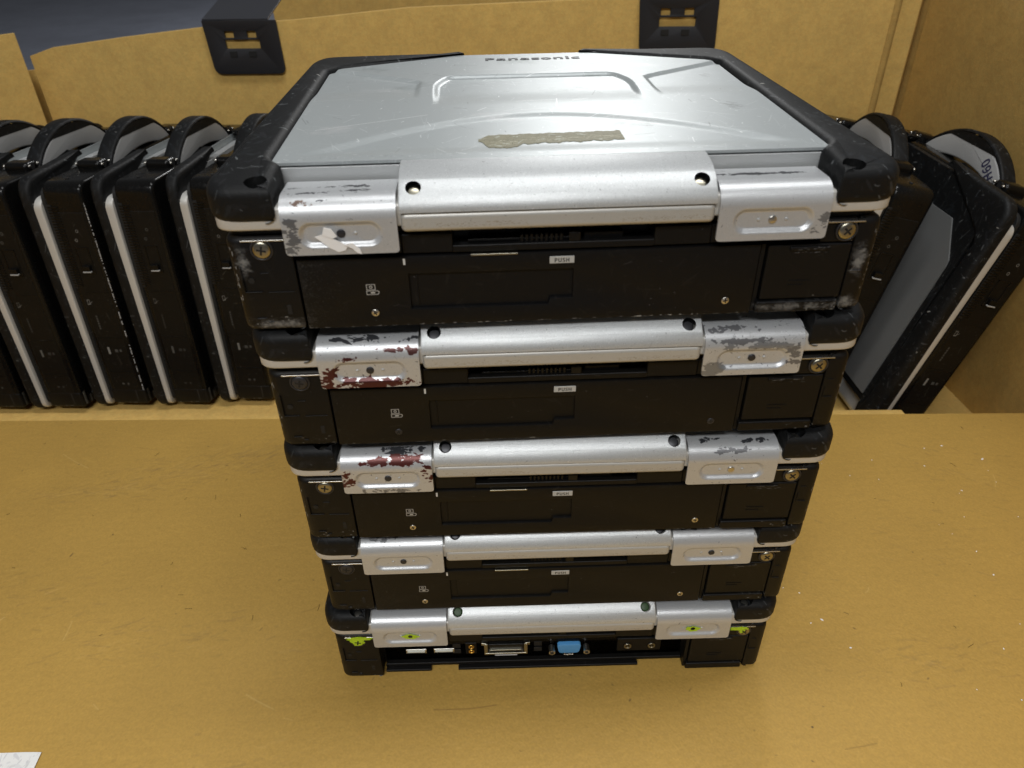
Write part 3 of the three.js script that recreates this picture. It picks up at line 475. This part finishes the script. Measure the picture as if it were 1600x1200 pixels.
G.latch = mergeGeometries([bx(-0.0400, 0.0100, 0.0398, 0.0412, -0.008, -0.0028, 0.0004, 1), ...Array.from({ length: 9 }, (_, k) => bx(-0.0165 + k * 0.0022, -0.0151 + k * 0.0022, 0.0393, 0.0432, -0.007, -0.0016, 0.0004, 1)), bx(0.0050, 0.0105, 0.0393, 0.0440, -0.007, -0.0008, 0.0008), bx(0.012, 0.030, 0.0393, 0.0425, -0.008, -0.0035, 0.0006)]);
G.metalTab = bx(-0.0388, -0.0178, 0.0347, 0.0356, -0.003, 0.0010, 0.0003, 1);
G.push = bx(-0.0056, 0.0056, -0.0017, 0.0017, -0.0004, 0.0002, 0.0002, 1); uvXY(G.push, -0.0056, -0.0017, 0.0112, 0.0034);
G.footTab = mergeGeometries([bx(-0.0790, -0.0560, -0.0006, 0.0006, -0.008, 0.0012, 0.0004, 1)]);
G.footTabR = mergeGeometries([bx(0.0640, 0.0890, -0.0006, 0.0006, -0.008, 0.0012, 0.0004, 1)]);
// side details (+x side)
G.sidePanel = uvZY(bx(0.1425, 0.1440, 0.0060, 0.0400, -0.236, -0.016, 0.0006), -0.27, 0, 0.27, 0.076);
G.vent = mergeGeometries(Array.from({ length: 30 }, (_, k) => bx(0.1430, 0.1448, 0.0335, 0.0448, -0.2420 + k * 0.0030, -0.2404 + k * 0.0030, 0.0003, 1)));
G.ventBack = bx(0.1425, 0.1443, 0.0405, 0.0452, -0.244, -0.151, 0.0003, 1);
G.switchBed = mergeGeometries([bx(0.143, 0.1446, 0.0130, 0.0290, -0.1985, -0.1970, 0.0003, 1), bx(0.143, 0.1446, 0.0130, 0.0290, -0.1700, -0.1685, 0.0003, 1), bx(0.143, 0.1446, 0.0275, 0.0290, -0.1985, -0.1685, 0.0003, 1), bx(0.143, 0.1446, 0.0130, 0.0145, -0.1985, -0.1685, 0.0003, 1)]);
G.switchKnob = bx(0.1432, 0.1482, 0.0165, 0.0255, -0.1780, -0.1720, 0.0006); G.switchEdge = bx(0.1455, 0.1484, 0.0160, 0.0258, -0.1722, -0.1708, 0.0003, 1);
G.doorSeam = [bx(0.1432, 0.1443, 0.0065, 0.0330, -0.1462, -0.1454, 0.0002, 1), bx(0.1432, 0.1443, 0.0065, 0.0395, -0.0900, -0.0893, 0.0002, 1), bx(0.1432, 0.1443, 0.0065, 0.0395, -0.0450, -0.0443, 0.0002, 1)];
G.frontHole = cyl(0.0020, 0.001, 0.128, 0.024, -Dp - 0.0044, [0, 0, 1], 16);
for (const g of [G.sidePanel, G.vent, G.ventBack, G.switchBed, G.switchKnob, G.switchEdge, ...G.doorSeam]) g.translate(0.0022, 0, 0);
// handle: arch in the x-z plane beyond the front edge
{
  const P = (ax, az, t) => [Math.cos(Math.PI * t) * ax, -Dp + 0.001 - Math.pow(Math.sin(Math.PI * t), 1.55) * az];
  const arch = (a0, z0, a1, z1, n = 30) => { const o = []; for (let i = 0; i <= n; i++) o.push(P(a1, z1, i / n)); for (let i = n; i >= 0; i--) o.push(P(a0, z0, i / n)); return o; };
  G.handle = slab(arch(0.050, 0.0085, 0.0735, 0.0345), 0.0040, 0.0235, 0.0018, 3);
  G.grip = slab(arch(0.0725, 0.0335, 0.0770, 0.0400), 0.0038, 0.0237, 0.0028, 3);
  G.mount = [-1, 1].map((s) => bx(s * 0.082 - 0.010, s * 0.082 + 0.010, 0.0060, 0.0360, -Dp - 0.0125, -Dp + 0.012, 0.005, 4));
  G.pivot = [-1, 1].map((s) => cyl(0.0036, 0.0312, s * 0.083, 0.0210, -Dp - 0.0075, [0, 1, 0], 16));
  G.pinDot = [-1, 1].map((s) => [-1, 1].flatMap((q) => [0.0056, 0.0364].map((y) => new THREE.SphereGeometry(0.0017, 10, 8).translate(s * 0.081 + q * 0.0070, y, -Dp - 0.0085))));
}
G.logo = (() => { const g = new TextGeometry('Panasonic', { font, size: 0.0086, depth: 0.0004, curveSegments: 4, bevelEnabled: false }); g.computeBoundingBox(); const b = g.boundingBox; g.translate(-(b.min.x + b.max.x) / 2, 0, 0); g.scale(0.0665 / (b.max.x - b.min.x), 1, 1); g.rotateX(-Math.PI / 2); return g; })();
M.logo = std({ color: lin(0.035, 0.036, 0.038), roughness: 0.5 });
M.rearPlain = phy({ specularIntensity: 0.5, map: rearTex(880, rearOpt[2]), roughness: 0.5, bumpMap: grainBump, bumpScale: 0.00003 });
M.railPlain = std({ map: railTex(70), metalness: 0.42, roughness: 0.38 });
M.platePlain = plateMat([599, [], 12]);

function laptop(o, opt) {      // o: the group at the base; opt: rear, rail, plates, hi, ports, ...
  const rear = opt.rear ?? M.rearPlain, rail = opt.rail ?? M.railPlain;
  part('base', G.base, M.core, o);
  part('rubber_gasket', G.gap, M.dark, o);
  const lid = part('lid', G.lidBody, M.silver, o);
  part('lid_panel', opt.small ? G.lidSmall : opt.hi ? G.lidHi : G.lidLo, opt.small ? M.lidGrey : M.lid, lid);
  if (opt.small) part('lid_border', G.lidFill, M.rubber, lid);
  part('rim_strip', G.rim, M.rim, lid);
  part('rear_rail', G.rail, rail, lid); part('rear_rim', G.lowRail, M.rearRim, lid);
  part('bumper', G.bumpL, opt.rubber ?? M.rubber, lid); part('bumper', G.bumpR, opt.rubber ?? M.rubber, lid);
  if (!opt.small) { const lg = part('lettering', G.logo, M.logo, lid); lg.position.set(0.0064, LIDY - 0.0001, -0.2455); }
  [-1, 1].forEach((s, i) => {
    const p = part('hinge_plate', G.plate, opt.plates ? opt.plates[i] : M.platePlain, o, opt.plateLabels?.[i]); p.position.x = s * 0.094;
    const m = opt.plateScrew ?? [M.blackScrew, M.steel];
    const sc = part('screw', G.screwSmall, m[i], p); sc.position.set(0, 0.0482, 0.0032); 
    for (const q of [-1, 1]) { const dgeo = G.dot ??= (() => { const g = new THREE.SphereGeometry(0.0008, 10, 8); g.scale(1, 1, 0.5); return g; })(); const dd = part('dimple', dgeo, M.silver, p); dd.position.set(q * 0.0062, 0.0482, 0.0030); }
    const cs = part('corner_screw', G.screwSmall, M.steel, lid); cs.rotation.x = -1.4; cs.scale.setScalar(1.35); cs.position.set(s * 0.1272, 0.0655, -0.0022);
    const rs = part('rail_screw', G.screwSmall, opt.railScrew ?? M.blackScrew, lid); rs.rotation.x = -0.93; rs.scale.setScalar(1.5); rs.position.set(s * 0.0618, 0.0634, -0.0032);
  });
  part('corner_block', G.cornerL, rear, o); part('corner_block', G.cornerR, rear, o); part('corner_plate', G.cornerTopR, rear, o);
  part('embossed_lines', G.groove, rear, o); part('embossed_lines', G.grooveR, rear, o); part('lock_slot', G.lockHole, M.dark, o); part('round_hole', G.roundHole, M.dark, o);
  part('hinge_pin', G.pin, M.steel, o); part('hinge_pin', G.pinR, M.steel, o);
  const bs = opt.bigScrew ?? [M.brass, M.brass];
  [-1, 1].forEach((s, i) => { const k = screw(o, s * 0.130, 0.0408, 0.0006, true, bs[i], 0.3 + s * 0.5, opt.screwLabel); part('washer', G.ringBig, M.blackScrew, k); });
  const dr = part('port_door', G.door, rear, o); part('door_lip', G.doorLip, rear, dr); part('door_mark', G.doorMark, rear, dr);
  part('door_sill', G.doorSill, opt.sill ?? rear, o); part('post', G.post, rear, o);
  part('ledge', G.ledge, rear, o); for (const g of G.ledgeUnder) part('hinge_shelf', g, rear, o); part('latch', G.latch, M.core, o);
  if (!opt.ports) {
    const c = part('port_cover', G.cover, rear, o); part('cover_field', G.coverField, rear, c);
    const pl = part('push_label', G.push, M.push, c); pl.position.set(0.0021, 0.0313, 0.0004);
    screw(c, -0.0844, 0.0076, 0.0001, false, opt.coverScrew ?? M.steel, 0.5); screw(c, 0.0800, 0.0074, 0.0001, false, opt.coverScrew ?? M.steel, 0.2);
    if (!opt.noTab) part('metal_tab', G.metalTab, M.brass, c);
  }
  // side with the vents and port doors, and the carrying handle
  part('side_panel', G.sidePanel, sideMats[sideN++ % 4], o); part('vent_back', G.ventBack, M.dark, o); const v = part('vent_slats', G.vent, M.core, o); v.userData.kind = 'stuff';
  const sw = part('switch', G.switchBed, M.core, o); part('switch_knob', G.switchKnob, M.core, sw); part('switch_edge', G.switchEdge, M.handle, sw);
  for (const g of G.doorSeam) part('door_seam', g, M.core, o); part('front_hole', G.frontHole, M.dark, o);
  const h = part('handle', G.handle, M.handle, o); part('grip', G.grip, M.rubber, h);
  for (const k of [0, 1]) { const mt = part('handle_mount', G.mount[k], M.core, o); part('pivot', G.pivot[k], M.dark, mt); for (const g of G.pinDot[k]) part('pin', g, M.steel, mt); }
  return o;
}
// ---------------------------------------------------------------- the stack of five
const H = 0.0718;
const stackPose = [[0.0022, -0.0075, -0.0251], [0.0048, -0.0074, -0.022], [0.0039, -0.0018, -0.0246], [0.0033, -0.0013, -0.0089], [0, 0, 0]];
const stackLabel = [
  'bottom laptop of the stack, open port bay with blue video socket and green painted screws',
  'second laptop from the bottom of the stack, clean silver hinge plates and PUSH label',
  'middle laptop of the stack, brown bare patches above the oval of its left hinge plate',
  'second laptop from the top of the stack, maroon chipped lower edge on left hinge plate',
  'topmost laptop of the stack with scratched silver lid and tape scrap on hinge plate'];
const stack = stackPose.map(([dx, dz, a], i) => {
  const o = thing('rugged_laptop', stackLabel[i], 'laptop', 'rugged laptops in the tall stack');
  o.position.set(dx, i * H + 0.0006, dz); o.rotation.y = a;
  const rear = phy({ map: rearTex(800 + i, rearOpt[i]), roughness: 0.46, specularIntensity: 0.5, bumpMap: grainBump, bumpScale: 0.00003 });
  const opt = { rear, rail: std({ map: railTex(60 + i), metalness: 0.42, roughness: 0.38, bumpMap: grainBump, bumpScale: 0.00004 }), plates: plateSpec[i].map(plateMat), hi: i === 4, ports: i === 0 };
  if (i === 0) { opt.bigScrew = [M.green, M.brass]; opt.plateScrew = [M.blackScrew, M.blackScrew]; opt.railScrew = std({ color: lin(0.02, 0.06, 0.01), roughness: 0.5 }); }
  if (i === 1) { opt.bigScrew = [M.blackScrew, M.brass]; opt.plateScrew = [M.blackScrew, M.blackScrew]; }
  if (i === 4) opt.railScrew = M.brass;
  if (i === 3) { opt.noTab = true; opt.bigScrew = [M.blackScrew, M.brass]; opt.coverScrew = M.blackScrew; opt.plateScrew = [M.blackScrew, M.blackScrew]; }
  laptop(o, opt); return o;
});
// marks on the topmost laptop
{
  const o = stack[4], r = rng(21);
  const edge = (t, k) => 0.0008 * Math.sin(t * 37 + k) + 0.0006 * Math.sin(t * 91 + 2 * k) + 0.0004 * Math.sin(t * 173 + k);
  part('adhesive_residue', sheet(70, 16, (u, v) => {
    const x = lerp(-0.0335, 0.0365, u), zb = lerp(-0.0440, -0.0480, u) + (u < 0.3 ? 0.0065 * sstep(0.02, 0.10, u) * (1 - sstep(0.24, 0.31, u)) : 0) + edge(u, 1), zt = lerp(-0.0610, -0.0635, u) + edge(u, 5) * 0.6, tap = sstep(0, 0.07, u);
    const z = lerp(lerp(-0.052, zb, Math.max(0.15, tap)), lerp(-0.054, zt, Math.max(0.15, tap)), v); return [x, LIDY + emboss(x, z) + 0.00025, z];
  }, 0.0002, (u, v) => [u, v]), M.residue, o, 'olive brown residue of a peeled label');
  const bits = []; // torn tape on the left plate
  for (const P of [[[-0.0105, 0.0478], [-0.0075, 0.0486], [-0.0035, 0.0470], [0.0005, 0.0448], [0.0030, 0.0430], [0.0018, 0.0412], [-0.0012, 0.0405], [-0.0048, 0.0425], [-0.0080, 0.0455]], [[-0.0060, 0.0520], [-0.0030, 0.0512], [-0.0010, 0.0478], [-0.0030, 0.0468], [-0.0072, 0.0486]], [[0.0015, 0.0440], [0.0052, 0.0448], [0.0082, 0.0418], [0.0088, 0.0395], [0.0068, 0.0402], [0.0050, 0.0422]]]) {
    const s = new THREE.Shape(P.map((p) => new THREE.Vector2(...p))); const g = new THREE.ExtrudeGeometry(s, { depth: 0.0003, bevelEnabled: false, steps: 1 }); g.translate(-0.0945, 0, 0.0048 + bits.length * 0.00035); bits.push(g);
  }
  part('torn_tape', mergeGeometries(bits), M.white, o, 'torn white tape scrap');
}
// port bay of the bottom laptop
{
  const o = stack[0], z0 = -0.0095;
  const rear = o.getObjectByName('corner_block').material;
  part('port_panel', rearUV(bx(-0.1160, 0.0930, 0.0050, 0.0356, -0.012, z0, 0.0004, 1)), rear, o);
  part('bay_sill', rearUV(mergeGeometries([bx(-0.1160, -0.0840, 0.0004, 0.0026, -0.014, -0.0030, 0.0006), bx(-0.0650, 0.0620, 0.0004, 0.0026, -0.014, -0.0030, 0.0006), bx(-0.1160, 0.0930, 0.0026, 0.0056, -0.014, -0.0060, 0.0006)])), rear, o);
  for (const x of [-0.094, -0.0745]) { const s = part('usb_socket', bx(x - 0.0073, x + 0.0073, 0.0128, 0.0172, z0 - 0.001, z0 + 0.0008, 0.0005), M.steel, o); part('tongue', bx(x - 0.0062, x + 0.0062, 0.0144, 0.0164, z0, z0 + 0.0014, 0.0003, 1), M.usb, s); part('mouth', bx(x - 0.0064, x + 0.0064, 0.0134, 0.0143, z0, z0 + 0.0011, 0.0001, 1), M.dark, s); }
  const a = part('antenna_jack', rearUV(bx(-0.0595, -0.0515, 0.0105, 0.0225, z0 - 0.001, z0 + 0.0006, 0.0006)), rear, o);
  for (const y of [0.0138, 0.0190]) { const t = new THREE.TorusGeometry(0.0015, 0.0006, 8, 18); t.translate(-0.0552, y, z0 + 0.0010); part('contact_ring', t, M.gold, a); }
  for (const [x, y] of [[-0.0655, 0.0195], [-0.0655, 0.0135], [-0.0085, 0.0195], [-0.0085, 0.0135]]) part('square_socket', bx(x - 0.0028, x + 0.0028, y - 0.0022, y + 0.0022, z0 - 0.001, z0 + 0.0004, 0.0002, 1), M.dark, o);
  const dc = part('docking_connector', bx(-0.0435, -0.0185, 0.0140, 0.0215, z0 - 0.001, z0 + 0.0016, 0.0006), M.core, o);
  part('shell', mergeGeometries([bx(-0.0455, -0.0165, 0.0128, 0.0142, z0 - 0.001, z0 + 0.0034, 0.0004, 1), bx(-0.0462, -0.0436, 0.0120, 0.0235, z0 - 0.001, z0 + 0.0030, 0.0004, 1), bx(-0.0184, -0.0158, 0.0120, 0.0235, z0 - 0.001, z0 + 0.0030, 0.0004, 1), bx(-0.0480, -0.0445, 0.0215, 0.0240, z0 - 0.001, z0 + 0.0024, 0.0004, 1), bx(-0.0175, -0.0140, 0.0215, 0.0240, z0 - 0.001, z0 + 0.0024, 0.0004, 1)]), M.brass, dc);
  part('key_bar', bx(-0.0420, -0.0200, 0.0160, 0.0170, z0, z0 + 0.0028, 0.0003, 1), M.brass, dc);
  part('bright_edge', bx(-0.0390, -0.0230, 0.0082, 0.0090, z0 - 0.001, z0 + 0.0012, 0.0003, 1), M.ink, o);
  const vg = part('video_socket', (() => { const s = new THREE.Shape(roundPoly([[0.0052, 0.0205], [0.0214, 0.0205], [0.0200, 0.0118], [0.0066, 0.0118]], 0.0022, 5).map((p) => new THREE.Vector2(...p))); const g = new THREE.ExtrudeGeometry(s, { depth: 0.003, bevelEnabled: true, bevelSize: 0.0004, bevelThickness: 0.0004, bevelSegments: 2 }); g.translate(0, 0, z0 - 0.0006); return creased(g, 0.6); })(), M.vga, o, 'blue video socket');
  part('shell_clip', mergeGeometries([bx(0.0100, 0.0108, 0.0086, 0.0115, z0, z0 + 0.0022, 0.0002, 1), bx(0.0158, 0.0166, 0.0086, 0.0115, z0, z0 + 0.0022, 0.0002, 1), bx(0.0100, 0.0166, 0.0086, 0.0094, z0, z0 + 0.0024, 0.0002, 1)]), M.steel, vg);
  for (const x of [0.0012, 0.0254]) { const n = part('jack_nut', new THREE.CylinderGeometry(0.0024, 0.0024, 0.0062, 6).rotateX(Math.PI / 2).translate(x, 0.0158, z0 + 0.0024), M.steel, o); part('nut_hole', cyl(0.0013, 0.0004, x, 0.0158, z0 + 0.0056, [0, 0, 1], 14), M.blackScrew, n); }
  const ap = part('antenna_plate', rearUV(bx(0.0470, 0.0780, 0.0105, 0.0240, z0 - 0.001, z0 + 0.0018, 0.0008)), rear, o);
  for (const x of [0.0545, 0.0712]) { const t = new THREE.TorusGeometry(0.0021, 0.0006, 8, 20); t.translate(x, 0.0165, z0 + 0.0022); const k = part('antenna_socket', t, M.brass, ap); part('core_pin', cyl(0.0007, 0.0012, x, 0.0165, z0 + 0.0022, [0, 0, 1], 10), M.brass, k); }
  // green paint dabs
  const dab = (x, y, z, w, h, seed, par) => { const r = rng(seed), P = []; for (let k = 0; k < 18; k++) { const q = k / 18 * 6.283, e = 0.7 + 0.5 * r(); P.push(new THREE.Vector2(Math.cos(q) * w * e, Math.sin(q) * h * e)); } const g = new THREE.ExtrudeGeometry(new THREE.Shape(P), { depth: 0.0003, bevelEnabled: false }); g.translate(x, y, z); part('paint_dab', g, M.green, par ?? o, 'yellow green paint dab'); };
  dab(-0.0942, 0.0482, 0.0033, 0.0062, 0.0022, 3); dab(0.0942, 0.0480, 0.0033, 0.0046, 0.0026, 4); dab(-0.1285, 0.0446, 0.0014, 0.0085, 0.0017, 5); dab(-0.1300, 0.0415, 0.0009, 0.0052, 0.0048, 7); dab(0.1268, 0.0440, 0.0014, 0.0062, 0.0022, 6); dab(0.1285, 0.0420, 0.0016, 0.0022, 0.0026, 8);
}
// ---------------------------------------------------------------- laptops standing on edge behind
function standing(x, z, y, turn, lean, back, label, opt = {}) {   // x,z: near bottom corner under the rim; handle up, lid to the left
  const o = thing('standing_laptop', label, 'laptop', 'laptops standing on edge with handles up'); laptop(o, opt);
  const m = new THREE.Matrix4().makeBasis(new THREE.Vector3(0, 0, 1), new THREE.Vector3(-1, 0, 0), new THREE.Vector3(0, -1, 0));   // local x->+Z, y->-X, z->-Y
  const pre = new THREE.Matrix4().makeScale(1, opt.slim ?? 0.91, 1).multiply(new THREE.Matrix4().makeTranslation(-0.1515, -0.055, -0.0046));   // bring the near side, rim line and rear edge to the origin
  const rot = new THREE.Matrix4().makeRotationFromEuler(new THREE.Euler(back, turn, -lean, 'YXZ'));
  const w = new THREE.Matrix4().makeTranslation(x, y, z).multiply(rot).multiply(m).multiply(pre);
  w.decompose(o.position, o.quaternion, o.scale); return o;
}
const ST = [
  [-0.640, -0.427, -0.050, -0.08, 0.004, -0.055, 'standing laptop at the far left, handle just inside the frame by the split carton corner'],
  [-0.567, -0.424, -0.050, -0.10, -0.006, -0.05, 'standing laptop second from left, its rim strip reaching the left frame edge'],
  [-0.493, -0.426, -0.050, -0.085, 0.006, -0.045, 'standing laptop third from left with bare metal along its outer edge'],
  [-0.419, -0.422, -0.050, -0.095, 0.0, -0.055, 'standing laptop fourth from left, second one left of the stack'],
  [-0.345, -0.424, -0.050, -0.08, 0.008, -0.05, 'standing laptop directly left of the stack, partly hidden by its corner'],
  [0.306, -0.368, -0.046, -0.12, 0.20, 0.0, 'standing laptop right behind the top laptop corner, vent slats beside its rim'],
  [0.390, -0.316, -0.052, 0.02, 0.27, 0.03, 'standing laptop leaning on the right carton wall with H60 written on its handle', { small: true }],
];
const stand = ST.map((a) => standing(...a));
{ // bare metal along one edge, and the handwriting
  const r = rng(55), g = []; for (let k = 0; k < 90; k++) { const z = -0.250 + 0.236 * r(), l = 0.0006 + 0.006 * r() * r(); g.push(bx(0.1446, 0.1453, 0.0016, 0.0022 + 0.0006 * r(), z, z + l, 0.0002, 1)); }
  const e = part('worn_edge', mergeGeometries(g), M.ink, stand[2]); e.userData.kind = 'stuff';
  const t = new TextGeometry('H60', { font, size: 0.0105, depth: 0.0003, curveSegments: 4, bevelEnabled: false }); t.rotateX(-Math.PI / 2); t.rotateY(Math.PI * 0.80); t.translate(0.0560, 0.0234, -Dp - 0.0075);
  part('handwriting', t, std({ color: lin(0.03, 0.03, 0.07), roughness: 0.6 }), stand[6]);
}

// ---------------------------------------------------------------- straps over the carton wall
function strap(x, top, wdt, label, txt) {
  const o = thing('plastic_hanger', label, 'hanger', 'black hangers over the carton wall');
  const s = new THREE.Shape(roundPoly([[-wdt / 2, 0, 0.001], [-wdt / 2 + 0.004, -0.066, 0.010], [wdt / 2 + 0.002, -0.066, 0.010], [wdt / 2, 0, 0.001]], 0.001, 6).map((p) => new THREE.Vector2(...p)));
  const hole = (x0, x1, y0, y1) => s.holes.push(new THREE.Path(roundPoly([[x0, y0], [x1, y0], [x1, y1], [x0, y1]], 0.0012, 3).reverse().map((p) => new THREE.Vector2(...p))));
  hole(-0.023, 0.023, -0.034, -0.0235); hole(-0.022, -0.010, -0.021, -0.013); hole(0.008, 0.020, -0.021, -0.013); 
  const g = new THREE.ExtrudeGeometry(s, { depth: 0.0014, bevelEnabled: true, bevelSize: 0.0004, bevelThickness: 0.0004, bevelOffset: -0.0004, bevelSegments: 2 }); g.translate(0, 0, 0.0015);
  part('plate', creased(g, 0.6), M.bracket, o);
  part('raised_tab', mergeGeometries([bx(-0.020, -0.010, -0.0445, -0.0370, 0.002, 0.0042, 0.0006, 1), bx(0.006, 0.016, -0.0445, -0.0370, 0.002, 0.0042, 0.0006, 1)]), M.dark, o);
  part('top_flap', bx(-wdt / 2 + 0.001, wdt / 2 - 0.010, 0.0004, 0.0024, -0.130, 0.0026, 0.0006), M.flap, o).rotation.x = 0.22;
  o.position.set(x, top, wz(x)); o.rotation.y = -Math.atan(0.087); return o;
}
strap(-0.342, 0.3245, 0.099, 'black plastic hanger with slots hooked over the carton wall left of the stack');
strap(0.2255, 0.3455, 0.100, 'black plastic hanger on the carton wall just behind the stack top');

// ---------------------------------------------------------------- paper in the corner
{
  const t = canvasTex(256, 128, (x, w, h) => { const r = rng(8); x.fillStyle = '#e6e6e4'; x.fillRect(0, 0, w, h); speck(x, r, 240, w, h, '#cfcfd0', 1, 6, 3); scratches(x, r, 40, w, h, '#bdbdc0', 10, 50, 1.4); });
  const m = shade(new THREE.Mesh(sheet(12, 8, (u, v) => [lerp(-0.395, lerp(-0.3295, -0.3315, v), u), 0.0009 + 0.0004 * Math.sin(u * 9) * v, lerp(0.085, 0.0290 + 0.003 * u, v)], 0.0004), std({ map: t, roughness: 0.85 })));
  m.name = 'paper_label'; m.userData = { label: 'white paper scrap lying at the bottom left corner', category: 'paper' }; scene.add(m);
}
// ---------------------------------------------------------------- crumbs and fibres on the pad
{
  const r = rng(91), g = [], f = [];
  for (let k = 0; k < 46; k++) { const x = 0.17 + 0.33 * r(), z = -0.24 + 0.30 * r(), q = 0.0003 + 0.0007 * r() * r(); const b = new THREE.IcosahedronGeometry(q, 0); b.scale(1 + r() * 1.2, 0.6, 1); b.rotateY(r() * 6); b.translate(x, q * 0.5, z); g.push(b); }
  for (let k = 0; k < 60; k++) { const x = -0.5 + r(), z = -0.30 + 0.36 * r(), a = r() * 6.3, l = 0.001 + 0.003 * r() * r(); if (Math.abs(x) < 0.16 && z < 0.01) continue; f.push(new THREE.TubeGeometry(new THREE.QuadraticBezierCurve3(new THREE.Vector3(x, 0.0002, z), new THREE.Vector3(x + Math.cos(a) * l + 0.0008, 0.0004, z + Math.sin(a) * l), new THREE.Vector3(x + Math.cos(a) * l * 2, 0.0002, z + Math.sin(a) * l * 2)), 5, 0.00013, 4).toNonIndexed()); }
  for (const [n, gg, m, lb] of [['paper_crumbs', g, M.white, 'tiny pale crumbs scattered on the cardboard right of the stack'], ['dark_fibres', f, M.core, 'short dark fibres scattered over the cardboard floor']]) { const o = shade(new THREE.Mesh(mergeGeometries(gg), m)); o.name = n; o.userData = { kind: 'stuff', label: lb, category: 'debris' }; scene.add(o); }
}
// ---------------------------------------------------------------- beyond the carton
M.concrete = std({ map: dataTex(512, (x, y, i) => { const k = 1 + 0.10 * (N4[i] - 0.5) + 0.06 * (N16[i] - 0.5) + 0.05 * (N64[i] - 0.5); return [118 * k, 123 * k, 136 * k]; }, true, 1 / 1.6), roughness: 0.7 });
struct('warehouse_floor', uvBox(new THREE.BoxGeometry(24, 0.1, 24).translate(0, -0.45, -8)), M.concrete);
{
  const o = thing('cardboard_carton', 'plain brown carton standing behind the back wall of the open carton', 'carton');
  part('front_panel', uvBox(bx(-0.36, 0.62, -0.395, 0.44, -1.035, -1.028, 0.001)), M.card, o);
  part('side_panel', uvBox(bx(-0.360, -0.353, -0.395, 0.44, -1.60, -1.0355, 0.001)), M.card, o);
  part('flap', uvBox(bx(-0.14, -0.02, 0.335, 0.375, -1.027, -1.021, 0.001)), M.card, o);
  const tg = new TextGeometry('379', { font, size: 0.018, depth: 0.0004, curveSegments: 3, bevelEnabled: false }); tg.rotateZ(Math.PI / 2); tg.translate(-0.165, 0.335, -1.0278);
  part('printed_number', tg, std({ color: lin(0.16, 0.12, 0.16), roughness: 0.8 }), o);
}
// ---------------------------------------------------------------- ceiling lamps of the hall
for (const [x, y, z, turn, I] of LAMPS) {
  const o = thing('ceiling_lamp', z > 1 ? 'long fluorescent ceiling lamp hanging in front of the carton' : z > -1 ? 'long fluorescent ceiling lamp hanging right over the stack' : 'long fluorescent ceiling lamp hanging far behind the carton', 'lamp', 'fluorescent ceiling lamps');
  part('housing', bx(-0.66, 0.66, 0.012, 0.07, -0.16, 0.16, 0.01), M.white, o);
  for (const s of [-1, 1]) part('tube', cyl(0.013, 1.2, 0, -0.006, s * 0.08, [1, 0, 0], 14), std({ color: lin(0.9, 0.9, 0.9), emissive: lin(0.92, 0.97, 1), emissiveIntensity: 2 }), o);
  const L = new THREE.RectAreaLight(lin(1.0, 1.0, 0.99), I, 1.2, 0.3); L.position.set(0, -0.025, 0); L.rotation.x = -Math.PI / 2; o.add(L);
  o.position.set(x, y, z); o.rotation.y = turn;
}
renderer.render(scene, camera);
